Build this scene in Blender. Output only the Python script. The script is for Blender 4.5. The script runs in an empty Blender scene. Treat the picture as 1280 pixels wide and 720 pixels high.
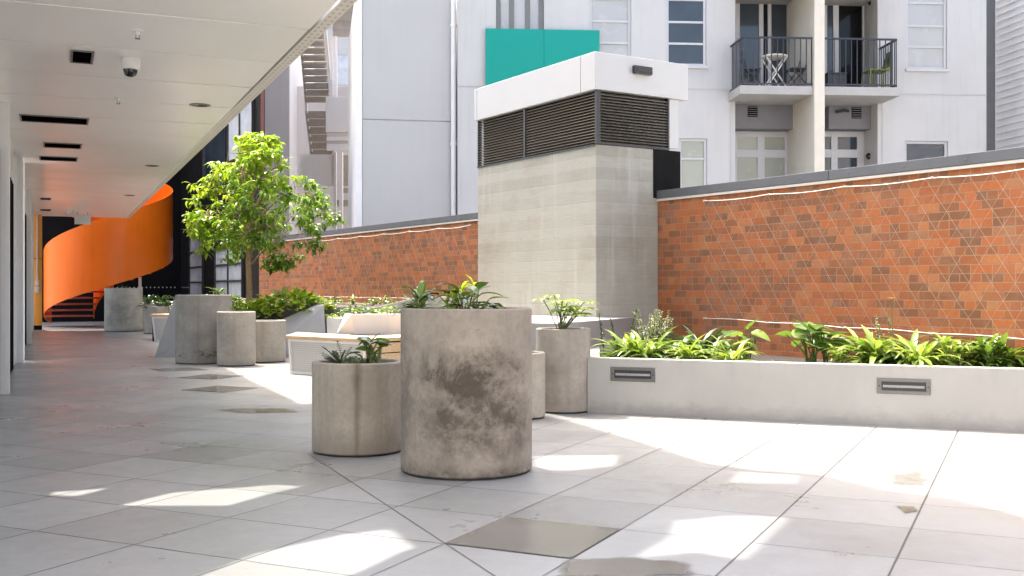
import bpy, bmesh, math, random
from mathutils import Vector, Matrix, Euler
R = math.radians
rnd = random.Random(7)
C = bpy.context.scene.collection
sc = bpy.context.scene

# ------------------------------------------------------------------ camera, sky, sun, exposure
H, F, CX, CY = 1.10, 1330.0, 640.0, 360.0
cam = bpy.data.objects.new('camera', bpy.data.cameras.new('camera'))
C.objects.link(cam)
cam.location = (0, 0, H); cam.rotation_euler = (R(90), 0, 0)
cam.data.sensor_width = 36; cam.data.lens = F / 1280 * 36
cam.data.clip_start = .05; cam.data.clip_end = 500
sc.camera = cam
SUN_EL = R(66)
SUN_H = Vector((-.58, .815, 0)).normalized()
TO_SUN = Vector((SUN_H.x * math.cos(SUN_EL), SUN_H.y * math.cos(SUN_EL), math.sin(SUN_EL)))
world = bpy.data.worlds.new('World'); sc.world = world; world.use_nodes = True
wn = world.node_tree; bg = wn.nodes['Background']
sky = wn.nodes.new('ShaderNodeTexSky'); sky.sky_type = 'NISHITA'; sky.sun_disc = False
sky.sun_elevation = SUN_EL; sky.sun_rotation = math.atan2(SUN_H.x, SUN_H.y)
sky.air_density = 1.0; sky.dust_density = 8.0; sky.ozone_density = 1.0
wn.links.new(sky.outputs[0], bg.inputs[0]); bg.inputs[1].default_value = .15
sun = bpy.data.objects.new('sun', bpy.data.lights.new('sun', 'SUN')); C.objects.link(sun)
sun.data.energy = 2.0; sun.data.angle = R(.8); sun.data.color = (1, .95, .87)
sun.rotation_euler = (-TO_SUN).to_track_quat('-Z', 'Y').to_euler()
sun.location = TO_SUN * 40
sc.view_settings.view_transform = 'Standard'; sc.view_settings.look = 'None'
sc.view_settings.exposure = 2.22; sc.view_settings.gamma = 1
sc.render.engine = 'CYCLES'
sc.cycles.use_denoising = True
sc.cycles.max_bounces = 10; sc.cycles.diffuse_bounces = 6; sc.cycles.glossy_bounces = 4
sc.cycles.transparent_max_bounces = 12
sc.cycles.caustics_reflective = False; sc.cycles.caustics_refractive = False

# ------------------------------------------------------------------ measuring helpers (photo pixels -> metres)
def gp(px, py, z=0.0):
    Y = (H - z) * F / (py - CY)
    return Vector(((px - CX) * Y / F, Y, z))
def at(px, py, Y):
    return Vector(((px - CX) * Y / F, Y, H - (py - CY) * Y / F))
CU = Vector((-math.sin(R(23.2)), math.cos(R(23.2)), 0))      # along the walkway
CN = Vector((math.cos(R(23.2)), math.sin(R(23.2)), 0))       # across it
def cor(s, t, z=0.0): return CN * s + CU * t + Vector((0, 0, z))

# ------------------------------------------------------------------ material helpers
class N:
    def __init__(s, name):
        s.m = bpy.data.materials.new(name); s.m.use_nodes = True
        s.t = s.m.node_tree; s.t.nodes.clear()
        s.out = s.new('ShaderNodeOutputMaterial')
        s.b = s.new('ShaderNodeBsdfPrincipled')
        s.link(s.b.outputs[0], s.out.inputs[0])
        s._tc = None
    def new(s, k): return s.t.nodes.new(k)
    def link(s, a, b): s.t.links.new(a, b)
    def put(s, sock, v):
        if hasattr(v, 'links') or isinstance(v, bpy.types.NodeSocket): s.link(v, sock)
        elif isinstance(v, (tuple, list)) and sock.type == 'RGBA' and len(v) == 3: sock.default_value = (*v, 1)
        else: sock.default_value = v
    def obj(s):
        if s._tc is None: s._tc = s.new('ShaderNodeTexCoord')
        return s._tc.outputs['Object']
    def map(s, v, scale=(1, 1, 1), rot=(0, 0, 0), loc=(0, 0, 0)):
        n = s.new('ShaderNodeMapping'); s.link(v, n.inputs[0])
        n.inputs['Scale'].default_value = scale; n.inputs['Rotation'].default_value = rot; n.inputs['Location'].default_value = loc
        return n.outputs[0]
    def noise(s, v, scale, detail=4, rough=.55, dist=0.0):
        n = s.new('ShaderNodeTexNoise'); s.link(v, n.inputs['Vector'])
        n.inputs['Scale'].default_value = scale; n.inputs['Detail'].default_value = detail
        n.inputs['Roughness'].default_value = rough; n.inputs['Distortion'].default_value = dist
        return n.outputs[0]
    def math(s, op, a, b=0.0, c=0.0, clamp=False):
        n = s.new('ShaderNodeMath'); n.operation = op; n.use_clamp = clamp
        s.put(n.inputs[0], a); s.put(n.inputs[1], b); s.put(n.inputs[2], c); return n.outputs[0]
    def dot(s, v, w):
        n = s.new('ShaderNodeVectorMath'); n.operation = 'DOT_PRODUCT'
        s.link(v, n.inputs[0]); n.inputs[1].default_value = w; return n.outputs['Value']
    def sep(s, v):
        n = s.new('ShaderNodeSeparateXYZ'); s.link(v, n.inputs[0]); return n.outputs
    def comb(s, x, y, z=0.0):
        n = s.new('ShaderNodeCombineXYZ')
        for i, q in enumerate((x, y, z)): s.put(n.inputs[i], q)
        return n.outputs[0]
    def ramp(s, f, stops, interp='LINEAR'):
        n = s.new('ShaderNodeValToRGB'); s.put(n.inputs[0], f); n.color_ramp.interpolation = interp
        e = n.color_ramp.elements
        while len(e) < len(stops): e.new(.5)
        for q, (p, c) in zip(e, stops):
            q.position = p; q.color = (c, c, c, 1) if isinstance(c, (int, float)) else (*c, 1)
        return n.outputs[0]
    def mix(s, f, a, b, mode='MIX'):
        n = s.new('ShaderNodeMix'); n.data_type = 'RGBA'; n.blend_type = mode
        s.put(n.inputs[0], f); s.put(n.inputs[6], a); s.put(n.inputs[7], b); return n.outputs[2]
    def bump(s, h, strength=.3, dist=.01):
        n = s.new('ShaderNodeBump'); s.link(h, n.inputs['Height'])
        n.inputs['Strength'].default_value = strength; n.inputs['Distance'].default_value = dist
        s.link(n.outputs[0], s.b.inputs['Normal'])
    def set(s, color=None, rough=None, metal=None, spec=None):
        if color is not None: s.put(s.b.inputs['Base Color'], color)
        if rough is not None: s.put(s.b.inputs['Roughness'], rough)
        if metal is not None: s.put(s.b.inputs['Metallic'], metal)
        if spec is not None: s.put(s.b.inputs['Specular IOR Level'], spec)
        return s

def plain(name, col, rough=.5, var=.08, scale=6.0, metal=0.0, spec=.5, bump=0.0, streak=0.0, coat=0.0, splash=0.0):
    """painted or cast surface: slight mottling, optional rain streaks"""
    n = N(name); o = n.obj()
    f = n.noise(o, scale, 6, .6)
    c = n.mix(n.ramp(f, [(.3, 0.0), (.7, 1.0)]), tuple(q * (1 - var) for q in col), tuple(min(1, q * (1 + var * .6)) for q in col))
    if streak:
        g = n.noise(n.map(o, (5, 5, .35)), 1.6, 5, .6)
        c = n.mix(n.math('MULTIPLY', n.ramp(g, [(.5, 0.0), (.75, 1.0)]), streak), c, tuple(q * .55 for q in col))
    if splash:
        z = n.sep(o)[2]; g = n.noise(n.map(o, (1, 1, 1.5)), 6, 7, .7)
        c = n.mix(n.math('MULTIPLY', n.ramp(n.math('ADD', z, n.math('MULTIPLY', n.math('SUBTRACT', g, .5), .35)), [(.0, 1.0), (.13, 0.0)]), splash), c, tuple(q * .5 for q in col))
        g2 = n.noise(n.map(o, (9, 9, .5)), 1.2, 6, .65)
        c = n.mix(n.math('MULTIPLY', n.math('MULTIPLY', n.ramp(g2, [(.54, 0.0), (.7, 1.0)]), n.ramp(z, [(.2, 0.0), (.5, 1.0)])), splash * .6), c, tuple(q * .62 for q in col))
    n.set(c, rough, metal, spec)
    n.put(n.b.inputs['Roughness'], n.ramp(n.noise(o, scale * 2.3, 3), [(.3, max(.02, rough - .06)), (.7, min(1, rough + .06))]))
    if coat: n.b.inputs['Coat Weight'].default_value = coat
    if bump: n.bump(n.noise(o, scale * 9, 5), bump, .004)
    return n.m

def pot_concrete(name, base, stain, seed, blotch=.0, streak=.0, low=.0):
    n = N(name); o = n.map(n.obj(), loc=(seed * 3.7, seed * 1.3, seed * .0))
    a = n.noise(o, 3.2, 8, .62); b = n.noise(o, 26, 6, .65)
    c = n.mix(n.ramp(a, [(.32, 0.0), (.68, 1.0)]), tuple(q * .74 for q in base), tuple(q * 1.18 for q in base))
    c = n.mix(n.ramp(b, [(.45, 0.0), (.72, .45)]), c, tuple(q * .6 for q in base))
    z = n.sep(n.obj())[2]
    if blotch:                                             # large weathered patch with a broken, speckled edge on the front
        q = n.sep(n.obj()); body = n.noise(o, 3.4, 9, .7, .4); speck = n.noise(o, 30, 9, .76)
        def lump(x0, rx, z0, rz):
            u = n.math('MULTIPLY', n.math('SUBTRACT', q[0], x0), 1 / rx); v = n.math('MULTIPLY', n.math('SUBTRACT', q[2], z0), 1 / rz)
            return n.math('SUBTRACT', 1.0, n.math('SQRT', n.math('ADD', n.math('MULTIPLY', u, u), n.math('MULTIPLY', v, v))))
        nz = n.math('ADD', n.math('MULTIPLY', n.math('SUBTRACT', body, .5), 2.0), n.math('MULTIPLY', n.math('SUBTRACT', speck, .5), 1.5))
        patchy = n.ramp(n.math('ADD', n.math('MULTIPLY', n.noise(o, 5.5, 10, .74, .5), .75), n.math('MULTIPLY', speck, .25)), [(.43, 0.0), (.54, 1.0)])
        soft = n.math('MULTIPLY', n.math('SUBTRACT', body, .5), 2.2)
        g1 = n.ramp(n.math('ADD', lump(.05, .36, .60, .20), soft), [(.0, 0.0), (.55, 1.0)])
        g2 = n.math('MULTIPLY', n.ramp(n.math('ADD', lump(.03, .44, .36, .28), soft), [(.0, 0.0), (.6, 1.0)]), .9)
        g3 = n.math('MULTIPLY', n.ramp(n.math('ADD', lump(-.36, .14, .5, .55), soft), [(.1, 0.0), (.8, 1.0)]), .6)
        g4 = n.math('MULTIPLY', n.ramp(n.math('ADD', n.ramp(z, [(0.0, 1.0), (.13, 0.0)]), soft), [(.3, 0.0), (.9, 1.0)]), .8)
        reg = n.math('MAXIMUM', n.math('MAXIMUM', g1, g2), n.math('MAXIMUM', g3, g4))
        m = n.math('MULTIPLY', reg, n.math('MULTIPLY_ADD', patchy, .62, .34))
        c = n.mix(n.math('MULTIPLY', m, blotch), c, n.mix(n.ramp(speck, [(.35, 0.0), (.68, 1.0)]), stain, tuple(q_ * 1.5 for q_ in stain)))
        lite = n.ramp(n.noise(o, 8, 9, .75), [(.55, 0.0), (.66, 1.0)])
        c = n.mix(n.math('MULTIPLY', n.math('MULTIPLY', lite, .45), n.ramp(z, [(.1, 1.0), (.62, .8), (.8, .15)])), c, tuple(min(.8, q_ * 1.25) for q_ in base))
    if streak:                                             # rusty runs down the side, one strong
        q = n.sep(n.obj())
        g = n.noise(n.map(o, (5, 5, .25)), 1.3, 7, .68)
        k1 = n.math('MULTIPLY', n.ramp(g, [(.48, 0.0), (.72, 1.0)]), .6)
        k2 = n.ramp(n.math('ADD', n.math('ABSOLUTE', n.math('SUBTRACT', q[0], .035)), n.math('MULTIPLY', n.noise(n.map(o, (1, 1, .6)), 9, 5), .05)), [(.02, .95), (.065, 0.0)])
        k3 = n.math('MULTIPLY', n.ramp(n.math('ADD', z, n.math('MULTIPLY', n.noise(o, 7, 6), .2)), [(.08, .8), (.3, 0.0)]), .7)
        c = n.mix(n.math('MULTIPLY', n.math('MAXIMUM', n.math('MAXIMUM', k1, k2), k3), streak), c, stain)
    if low:
        g = n.noise(o, 9, 7, .7)
        c = n.mix(n.math('MULTIPLY', n.math('MULTIPLY', n.ramp(g, [(.5, 0.0), (.58, 1.0)]), n.ramp(z, [(.08, 0.0), (.14, 1.0), (.24, 0.0)])), low), c, (.02, .018, .015))
    pits = n.ramp(n.noise(o, 85, 2, .5), [(.69, 0.0), (.74, 1.0)])
    c = n.mix(n.math('MULTIPLY', pits, .55), c, tuple(q * .35 for q in base))
    n.set(c, n.ramp(a, [(.3, .62), (.7, .8)]), 0, .35)
    n.bump(n.math('ADD', n.math('MULTIPLY', b, .8), n.math('MULTIPLY', pits, -1.0)), .25, .004)
    return n.m

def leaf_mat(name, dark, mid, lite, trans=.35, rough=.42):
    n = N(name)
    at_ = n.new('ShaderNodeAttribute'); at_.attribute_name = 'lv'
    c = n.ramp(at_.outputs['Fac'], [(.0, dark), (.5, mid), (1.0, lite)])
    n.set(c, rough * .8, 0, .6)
    tr = n.new('ShaderNodeBsdfTranslucent'); n.link(n.mix(1.0, c, (1.0, 1.0, .45), 'MULTIPLY'), tr.inputs[0])
    ms = n.new('ShaderNodeMixShader'); ms.inputs[0].default_value = trans
    n.link(n.b.outputs[0], ms.inputs[1]); n.link(tr.outputs[0], ms.inputs[2]); n.link(ms.outputs[0], n.out.inputs[0])
    return n.m

# ------------------------------------------------------------------ mesh helpers
class MB:
    def __init__(s): s.v = []; s.f = []; s.c = []; s.mi = []; s.cur = 0
    def add(s, vs, fs, col=0.0):
        k = len(s.v); s.v.extend(Vector(q) for q in vs)
        for q in fs: s.f.append([k + i for i in q]); s.c.append(col); s.mi.append(s.cur)
    def quad(s, a, b, c, d): s.add((a, b, c, d), ((0, 1, 2, 3),))
    def box(s, x0, x1, y0, y1, z0, z1):
        s.add([(x0, y0, z0), (x1, y0, z0), (x1, y1, z0), (x0, y1, z0), (x0, y0, z1), (x1, y0, z1), (x1, y1, z1), (x0, y1, z1)],
              [(3, 2, 1, 0), (4, 5, 6, 7), (0, 1, 5, 4), (1, 2, 6, 5), (2, 3, 7, 6), (3, 0, 4, 7)])
    def prism(s, bot, top, cb=True, ct=True):
        n = len(bot)
        fs = [(i, (i + 1) % n, n + (i + 1) % n, n + i) for i in range(n)]
        if cb: fs.append(tuple(reversed(range(n))))
        if ct: fs.append(tuple(range(n, 2 * n)))
        s.add(list(bot) + list(top), fs)
    def slab(s, pts, z0, z1): s.prism([(p[0], p[1], z0) for p in pts], [(p[0], p[1], z1) for p in pts])
    def tube(s, path, r, n=8, cap=True):
        path = [Vector(p) for p in path]; m = len(path)
        rs = r if isinstance(r, (list, tuple)) else [r] * m
        vs = []; prev = None
        for i, p in enumerate(path):
            d = (path[min(i + 1, m - 1)] - path[max(i - 1, 0)]).normalized()
            if prev is None:
                a = Vector((0, 0, 1)) if abs(d.z) < .9 else Vector((1, 0, 0)); u = d.cross(a).normalized()
            else: u = (prev - d * prev.dot(d)).normalized()
            prev = u; w = d.cross(u)
            ph = math.pi / 4 if n == 4 else 0
            for j in range(n):
                a = 2 * math.pi * j / n + ph; vs.append(p + (u * math.cos(a) + w * math.sin(a)) * rs[i])
        fs = [(i * n + j, i * n + (j + 1) % n, (i + 1) * n + (j + 1) % n, (i + 1) * n + j) for i in range(m - 1) for j in range(n)]
        if cap: fs += [tuple(reversed(range(n))), tuple(range((m - 1) * n, m * n))]
        s.add(vs, fs)
    def lathe(s, prof, n=48, cx=0, cy=0, close=False):
        vs = []
        for r, z in prof:
            for j in range(n):
                a = 2 * math.pi * j / n; vs.append((cx + r * math.cos(a), cy + r * math.sin(a), z))
        m = len(prof)
        fs = [(i * n + j, i * n + (j + 1) % n, (i + 1) * n + (j + 1) % n, (i + 1) * n + j) for i in range(m - 1) for j in range(n)]
        if close: fs += [tuple(reversed(range(n))), tuple(range((m - 1) * n, m * n))]
        s.add(vs, fs)
    def wall(s, x0, x1, z0, z1, y, holes, depth):
        """vertical sheet at y with rectangular holes and reveals going back by depth"""
        xs = sorted({x0, x1, *[min(max(h[i], x0), x1) for h in holes for i in (0, 1)]})
        zs = sorted({z0, z1, *[min(max(h[i], z0), z1) for h in holes for i in (2, 3)]})
        for i in range(len(xs) - 1):
            for j in range(len(zs) - 1):
                mx, mz = (xs[i] + xs[i + 1]) / 2, (zs[j] + zs[j + 1]) / 2
                if any(h[0] < mx < h[1] and h[2] < mz < h[3] for h in holes): continue
                s.quad((xs[i], y, zs[j]), (xs[i + 1], y, zs[j]), (xs[i + 1], y, zs[j + 1]), (xs[i], y, zs[j + 1]))
        for h in holes:
            a, b, c, d = h; e = y + depth
            s.quad((a, y, c), (a, e, c), (a, e, d), (a, y, d)); s.quad((b, y, c), (b, y, d), (b, e, d), (b, e, c))
            s.quad((a, y, c), (b, y, c), (b, e, c), (a, e, c)); s.quad((a, y, d), (a, e, d), (b, e, d), (b, y, d))
    def build(s, name, mat, parent=None, world=False, smooth=None, bevel=0.0, fix=True):
        me = bpy.data.meshes.new(name)
        vs = s.v
        if world and parent is not None:
            inv = parent.matrix_basis.inverted(); vs = [inv @ q for q in vs]
        me.from_pydata([tuple(q) for q in vs], [], s.f)
        for m in (mat if isinstance(mat, (list, tuple)) else [mat]): me.materials.append(m)
        if any(s.mi): me.polygons.foreach_set('material_index', s.mi)
        if any(s.c):
            a = me.attributes.new('lv', 'FLOAT', 'FACE'); a.data.foreach_set('value', s.c)
        if fix:
            b = bmesh.new(); b.from_mesh(me); bmesh.ops.recalc_face_normals(b, faces=b.faces); b.to_mesh(me); b.free()
        if smooth is not None:
            me.polygons.foreach_set('use_smooth', [True] * len(me.polygons)); me.set_sharp_from_angle(angle=R(smooth))
        o = bpy.data.objects.new(name, me); C.objects.link(o)
        if parent is not None: o.parent = parent
        if bevel:
            md = o.modifiers.new('bevel', 'BEVEL'); md.width = bevel; md.segments = 2; md.limit_method = 'ANGLE'; md.angle_limit = R(40)
        return o

def tag(o, label, cat, group=None):
    o['label'] = label; o['category'] = cat
    if group: o['group'] = group
    return o
def thing(name, label, cat, loc=(0, 0, 0), rz=0.0, group=None):
    o = bpy.data.objects.new(name, None); C.objects.link(o); o.empty_display_size = .2
    o.location = loc; o.rotation_euler = (0, 0, rz)
    o.matrix_basis = Matrix.Translation(Vector(loc)) @ Matrix.Rotation(rz, 4, 'Z')
    return tag(o, label, cat, group)
def structure(o): o['kind'] = 'structure'; return o
def dup(root, loc, label=None, rz=None):
    r = root.copy(); C.objects.link(r); r.location = loc
    if rz is not None: r.rotation_euler = (0, 0, rz)
    if label: r['label'] = label
    for ch in list(root.children):
        c = ch.copy(); C.objects.link(c); c.parent = r
        for g in list(ch.children):
            d = g.copy(); C.objects.link(d); d.parent = c
    return r
def holed(outer, holes):
    """flat polygon with holes -> (2D verts, faces)"""
    cu = bpy.data.curves.new('tmp', 'CURVE'); cu.dimensions = '2D'; cu.fill_mode = 'BOTH'
    for pts in [outer] + holes:
        sp = cu.splines.new('POLY'); sp.points.add(len(pts) - 1)
        for q, p in zip(sp.points, pts): q.co = (p[0], p[1], 0, 1)
        sp.use_cyclic_u = True
    o = bpy.data.objects.new('tmp', cu); C.objects.link(o)
    bpy.context.view_layer.update()
    me = bpy.data.meshes.new_from_object(o.evaluated_get(bpy.context.evaluated_depsgraph_get()))
    vs = [(v.co.x, v.co.y) for v in me.vertices]; fs = [tuple(p.vertices) for p in me.polygons]
    bpy.data.objects.remove(o); bpy.data.curves.remove(cu); bpy.data.meshes.remove(me)
    return vs, fs

# ------------------------------------------------------------------ materials
M = {}
M['render'] = plain('white_render', (.475, .472, .462), .75, .07, .8, bump=.1, streak=.2)
M['render_warm'] = plain('warm_render', (.72, .665, .635), .75, .05, .7, bump=.05, streak=.08)
M['panel_white'] = plain('white_panel', (.42, .417, .405), .6, .04, .6, streak=.06)
M['cap_white'] = plain('cap_white', (.44, .44, .432), .45, .03, 2)
M['frame_white'] = plain('frame_white', (.70, .70, .70), .4, .04, 4)
M['bounce_white'] = plain('bounce_white_render', (.82, .81, .79), .7, .05, .8)  # bright white for the added block, to reflect more daylight
M['frame_grey'] = plain('frame_grey', (.47, .475, .485), .42, .05, 4)
M['powder_white'] = plain('powder_white', (.66, .645, .62), .5, .04, 3, streak=.05)
M['planter_white'] = plain('planter_white', (.36, .35, .33), .6, .10, 1.3, bump=.1, streak=.06, splash=.5)
M['cream'] = plain('cream_column', (.60, .56, .47), .6, .06, 3, streak=.1)
M['grey_soffit'] = plain('grey_bulkhead', (.17, .17, .19), .7, .08, 2)
M['slab_grey'] = plain('balcony_concrete', (.36, .35, .335), .75, .1, 3)
M['rail'] = plain('rail_paint', (.018, .021, .032), .35, .1, 8)
M['dark_metal'] = plain('dark_metal', (.022, .022, .024), .4, .15, 8)
M['mid_metal'] = plain('mid_metal', (.16, .155, .15), .38, .1, 12, metal=.6)
M['coping'] = plain('coping_steel', (.115, .12, .128), .5, .12, 3, metal=.2, streak=.15)
M['teal'] = plain('teal_panel', (.003, .27, .22), .55, .03, 1, spec=.25)
M['black_wall'] = plain('black_wall', (.006, .0055, .0055), .8, .3, 2, spec=.12)
M['maroon'] = plain('maroon_frame', (.09, .018, .018), .5, .1, 4)
M['glass_dark'] = plain('dark_glass', (.03, .042, .055), .06, .3, 1.2, spec=.8)
M['opening_black'] = plain('opening_black_gloss', (.006, .006, .007), .1, .2, 1.2, spec=.3)
M['glass_blind'] = plain('blind_behind_glass', (.40, .405, .40), .25, .06, 1.5)
M['glass_sage'] = plain('sage_blind_behind_glass', (.30, .32, .27), .22, .08, 1.5)
M['glass_bright'] = plain('bright_glass', (.55, .58, .62), .12, .2, 2.5)
M['louvre'] = plain('louvre_bronze', (.19, .172, .147), .42, .1, 5, metal=.35)
M['void'] = plain('unlit_void', (.004, .004, .004), 1, .1, 4, spec=0)
M['shadow_gap'] = plain('shadow_gap_base', (.015, .015, .015), .8, .1, 5)  # near-black stands for the shadow gap under the pots
M['soil'] = plain('soil', (.022, .017, .013), .95, .4, 22, bump=.8)
M['mulch'] = plain('mulch', (.085, .062, .05), .95, .5, 40, bump=.9)
M['wire'] = plain('wire', (.46, .33, .24), .5, .1, 20)
M['cable'] = plain('cable', (.56, .52, .46), .5, .08, 20)
M['white_plastic'] = plain('white_plastic', (.66, .66, .65), .35, .03, 8)
M['lens_dark'] = plain('lens_dark', (.012, .012, .013), .12, .1, 5)
M['diffuser'] = plain('diffuser', (.27, .27, .265), .3, .05, 12)
M['bark'] = plain('bark', (.33, .22, .125), .85, .3, 26, bump=.7)
M['stem'] = plain('green_stem', (.11, .15, .04), .6, .2, 12)
M['green_plastic'] = plain('moss_plastic', (.16, .20, .02), .4, .1, 6)
M['white_paint'] = plain('white_paint_metal', (.66, .64, .58), .4, .05, 10)
M['orange_panel'] = plain('ochre_panel', (.78, .34, .05), .42, .06, 2)
M['stair_orange'] = plain('orange_steel', (.96, .185, .008), .36, .08, .9, spec=.4, streak=.16)
M['tread'] = plain('tread_steel', (.55, .12, .07), .5, .1, 5)
M['siding'] = plain('weatherboard', (.70, .70, .70), .6, .06, 3, streak=.1)
M['gap_grey'] = plain('gap_grey_tone', (.12, .125, .125), .5, .1, 3)
M['stair_under'] = plain('precast_stair', (.36, .315, .27), .8, .12, 5, streak=.15)
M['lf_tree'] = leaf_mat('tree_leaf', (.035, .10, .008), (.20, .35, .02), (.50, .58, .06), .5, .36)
M['lf_broad'] = leaf_mat('broad_leaf', (.035, .085, .016), (.11, .20, .035), (.28, .37, .10), .34, .32)
M['lf_sunlit'] = leaf_mat('sunlit_leaf', (.10, .20, .02), (.32, .45, .045), (.58, .62, .12), .42, .34)  # brightened leaf colours, sunlight painted in for the island shrubs
M['lf_dark'] = leaf_mat('dark_leaf', (.010, .03, .008), (.025, .065, .014), (.06, .12, .025), .25, .4)
M['lf_strap'] = leaf_mat('strap_leaf', (.06, .13, .02), (.20, .30, .055), (.46, .52, .18), .38, .36)
M['lf_silver'] = leaf_mat('silver_leaf', (.20, .23, .15), (.36, .39, .27), (.55, .55, .42), .3, .6)
M['lf_flower'] = leaf_mat('flower', (.5, .10, .02), (.62, .2, .04), (.7, .35, .08), .2, .5)

# ceiling: glossy white aluminium
n = N('soffit_gloss'); o = n.obj()
n.set(n.mix(n.ramp(n.noise(o, .7, 3), [(.35, 0.0), (.65, 1.0)]), (.80, .79, .765), (.83, .82, .80)), .3, 0, .4)
n.b.inputs['Coat Weight'].default_value = .16; n.b.inputs['Coat Roughness'].default_value = .09
n.bump(n.noise(o, 1.3, 2), .05, .02); M['soffit'] = n.m
n = N('perforated_fascia'); o = n.map(n.obj(), rot=(0, 0, R(-23.2)))
q = n.sep(o); fx = n.math('FRACT', n.math('MULTIPLY', q[0], 22.0)); fy = n.math('FRACT', n.math('MULTIPLY', q[1], 9.0))
d = n.math('ADD', n.math('POWER', n.math('SUBTRACT', fx, .5), 2.0), n.math('POWER', n.math('SUBTRACT', fy, .5), 2.0))
n.set(n.mix(n.ramp(d, [(.03, 1.0), (.06, 0.0)]), (.58, .56, .52), (.30, .29, .27)), .35); M['fascia'] = n.m

# paving: 600 mm pavers laid on the diagonal, each with its own tone
n = N('stone_pavers'); o = n.obj(); G = .594
pa = n.math('MULTIPLY', n.math('ADD', n.dot(o, (.9003, -.4352, 0)), .474 + G * 40), 1 / G)
pb = n.math('MULTIPLY', n.math('ADD', n.dot(o, (.4352, .9003, 0)), -4.585 + G * 40), 1 / G)
ca, cb = n.math('FLOOR', pa), n.math('FLOOR', pb); ra, rb = n.math('FRACT', pa), n.math('FRACT', pb)
wnz = n.new('ShaderNodeTexWhiteNoise'); n.link(n.comb(ca, cb, 0.0), wnz.inputs['Vector'])
ea = n.math('MINIMUM', ra, n.math('SUBTRACT', 1.0, ra)); eb = n.math('MINIMUM', rb, n.math('SUBTRACT', 1.0, rb))
edge = n.math('MINIMUM', ea, eb)
sc_ = n.dot(o, tuple(CN)); tc_ = n.dot(o, tuple(CU))
cut = n.math('MULTIPLY', n.math('ABSOLUTE', n.math('SUBTRACT', sc_, 1.54)), 1 / G)
cut = n.math('ADD', cut, n.math('GREATER_THAN', tc_, 7.05))
edge = n.math('MINIMUM', edge, n.math('MULTIPLY', cut, 1.0))
gr = n.ramp(edge, [(.0055, 1.0), (.0095, 0.0)])
tone = n.ramp(wnz.outputs['Value'], [(0.0, (.240, .240, .228)), (.5, (.275, .276, .264)), (.93, (.298, .299, .287)), (1.0, (.21, .207, .195))])
cl = n.noise(o, 1.1, 6, .6); fine = n.noise(o, 55, 4, .7); mid = n.noise(o, 7, 7, .65)
c = n.mix(n.ramp(cl, [(.35, .16), (.65, 0.0)]), tone, (.22, .21, .20))
c = n.mix(n.ramp(mid, [(.55, 0.0), (.75, .22)]), c, (.25, .235, .215))
c = n.mix(n.ramp(fine, [(.5, 0.0), (.75, .25)]), c, (.25, .245, .24))
gm_ = n.noise(o, 2.2, 5, .6); c = n.mix(n.ramp(gm_, [(.5, 0.0), (.75, .3)]), c, (.19, .18, .165))
c = n.mix(n.math('MULTIPLY', gr, .92), c, (.03, .028, .026))
n.set(c, n.ramp(n.math('ADD', n.math('MULTIPLY', cl, .6), n.math('MULTIPLY', mid, .4)), [(.35, .24), (.62, .46)]), 0, .5)
n.bump(n.math('SUBTRACT', n.math('MULTIPLY', fine, .12), gr), .45, .004); M['paver'] = n.m
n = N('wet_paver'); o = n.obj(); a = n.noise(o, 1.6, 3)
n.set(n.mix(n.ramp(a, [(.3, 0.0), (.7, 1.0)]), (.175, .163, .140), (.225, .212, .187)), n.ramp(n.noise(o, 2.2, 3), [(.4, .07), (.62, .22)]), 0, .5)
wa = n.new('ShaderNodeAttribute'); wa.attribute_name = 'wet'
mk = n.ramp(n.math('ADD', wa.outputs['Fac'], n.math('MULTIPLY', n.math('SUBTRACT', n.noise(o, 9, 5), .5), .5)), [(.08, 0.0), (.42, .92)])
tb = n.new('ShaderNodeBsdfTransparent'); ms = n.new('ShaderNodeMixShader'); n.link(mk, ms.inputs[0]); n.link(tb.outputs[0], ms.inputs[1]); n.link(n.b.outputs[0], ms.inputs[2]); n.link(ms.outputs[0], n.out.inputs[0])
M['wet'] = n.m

# brick (object x along the wall, z up)
def brick(name, cols, mortar):
    n = N(name); o = n.obj(); q = n.sep(o)
    v = n.comb(q[0], q[2], 0.0)
    wob = n.noise(o, 14, 3)
    bt = n.new('ShaderNodeTexBrick'); n.link(v, bt.inputs['Vector'])
    bt.offset = .5; bt.offset_frequency = 2; bt.squash = .5; bt.squash_frequency = 3
    bt.inputs['Color1'].default_value = (0, 0, 0, 1); bt.inputs['Color2'].default_value = (1, 1, 1, 1); bt.inputs['Mortar'].default_value = (.5, .5, .5, 1)
    bt.inputs['Scale'].default_value = 1; bt.inputs['Mortar Size'].default_value = .0048; bt.inputs['Mortar Smooth'].default_value = .3
    bt.inputs['Brick Width'].default_value = .205; bt.inputs['Row Height'].default_value = .0765; bt.inputs['Bias'].default_value = 0
    c = n.ramp(bt.outputs['Color'], cols)
    c = n.mix(n.ramp(n.noise(o, 38, 6, .7), [(.36, 0.0), (.72, .6)]), c, (.20, .095, .056))
    big = n.noise(o, .9, 5, .6)
    c = n.mix(n.ramp(big, [(.52, 0.0), (.72, .22)]), c, (.36, .25, .17))
    c = n.mix(n.ramp(n.noise(o, 5.5, 8, .7, .4), [(.46, 0.0), (.72, .34)]), c, (.34, .215, .14))
    mo = n.mix(n.ramp(wob, [(.4, 0.0), (.7, 1.0)]), mortar, tuple(x * .7 for x in mortar))
    c = n.mix(bt.outputs['Fac'], c, mo)
    n.set(c, .85, 0, .25)
    n.bump(n.math('SUBTRACT', n.math('MULTIPLY', n.noise(o, 60, 4), .35), bt.outputs['Fac']), .6, .006)
    return n.m
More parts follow.
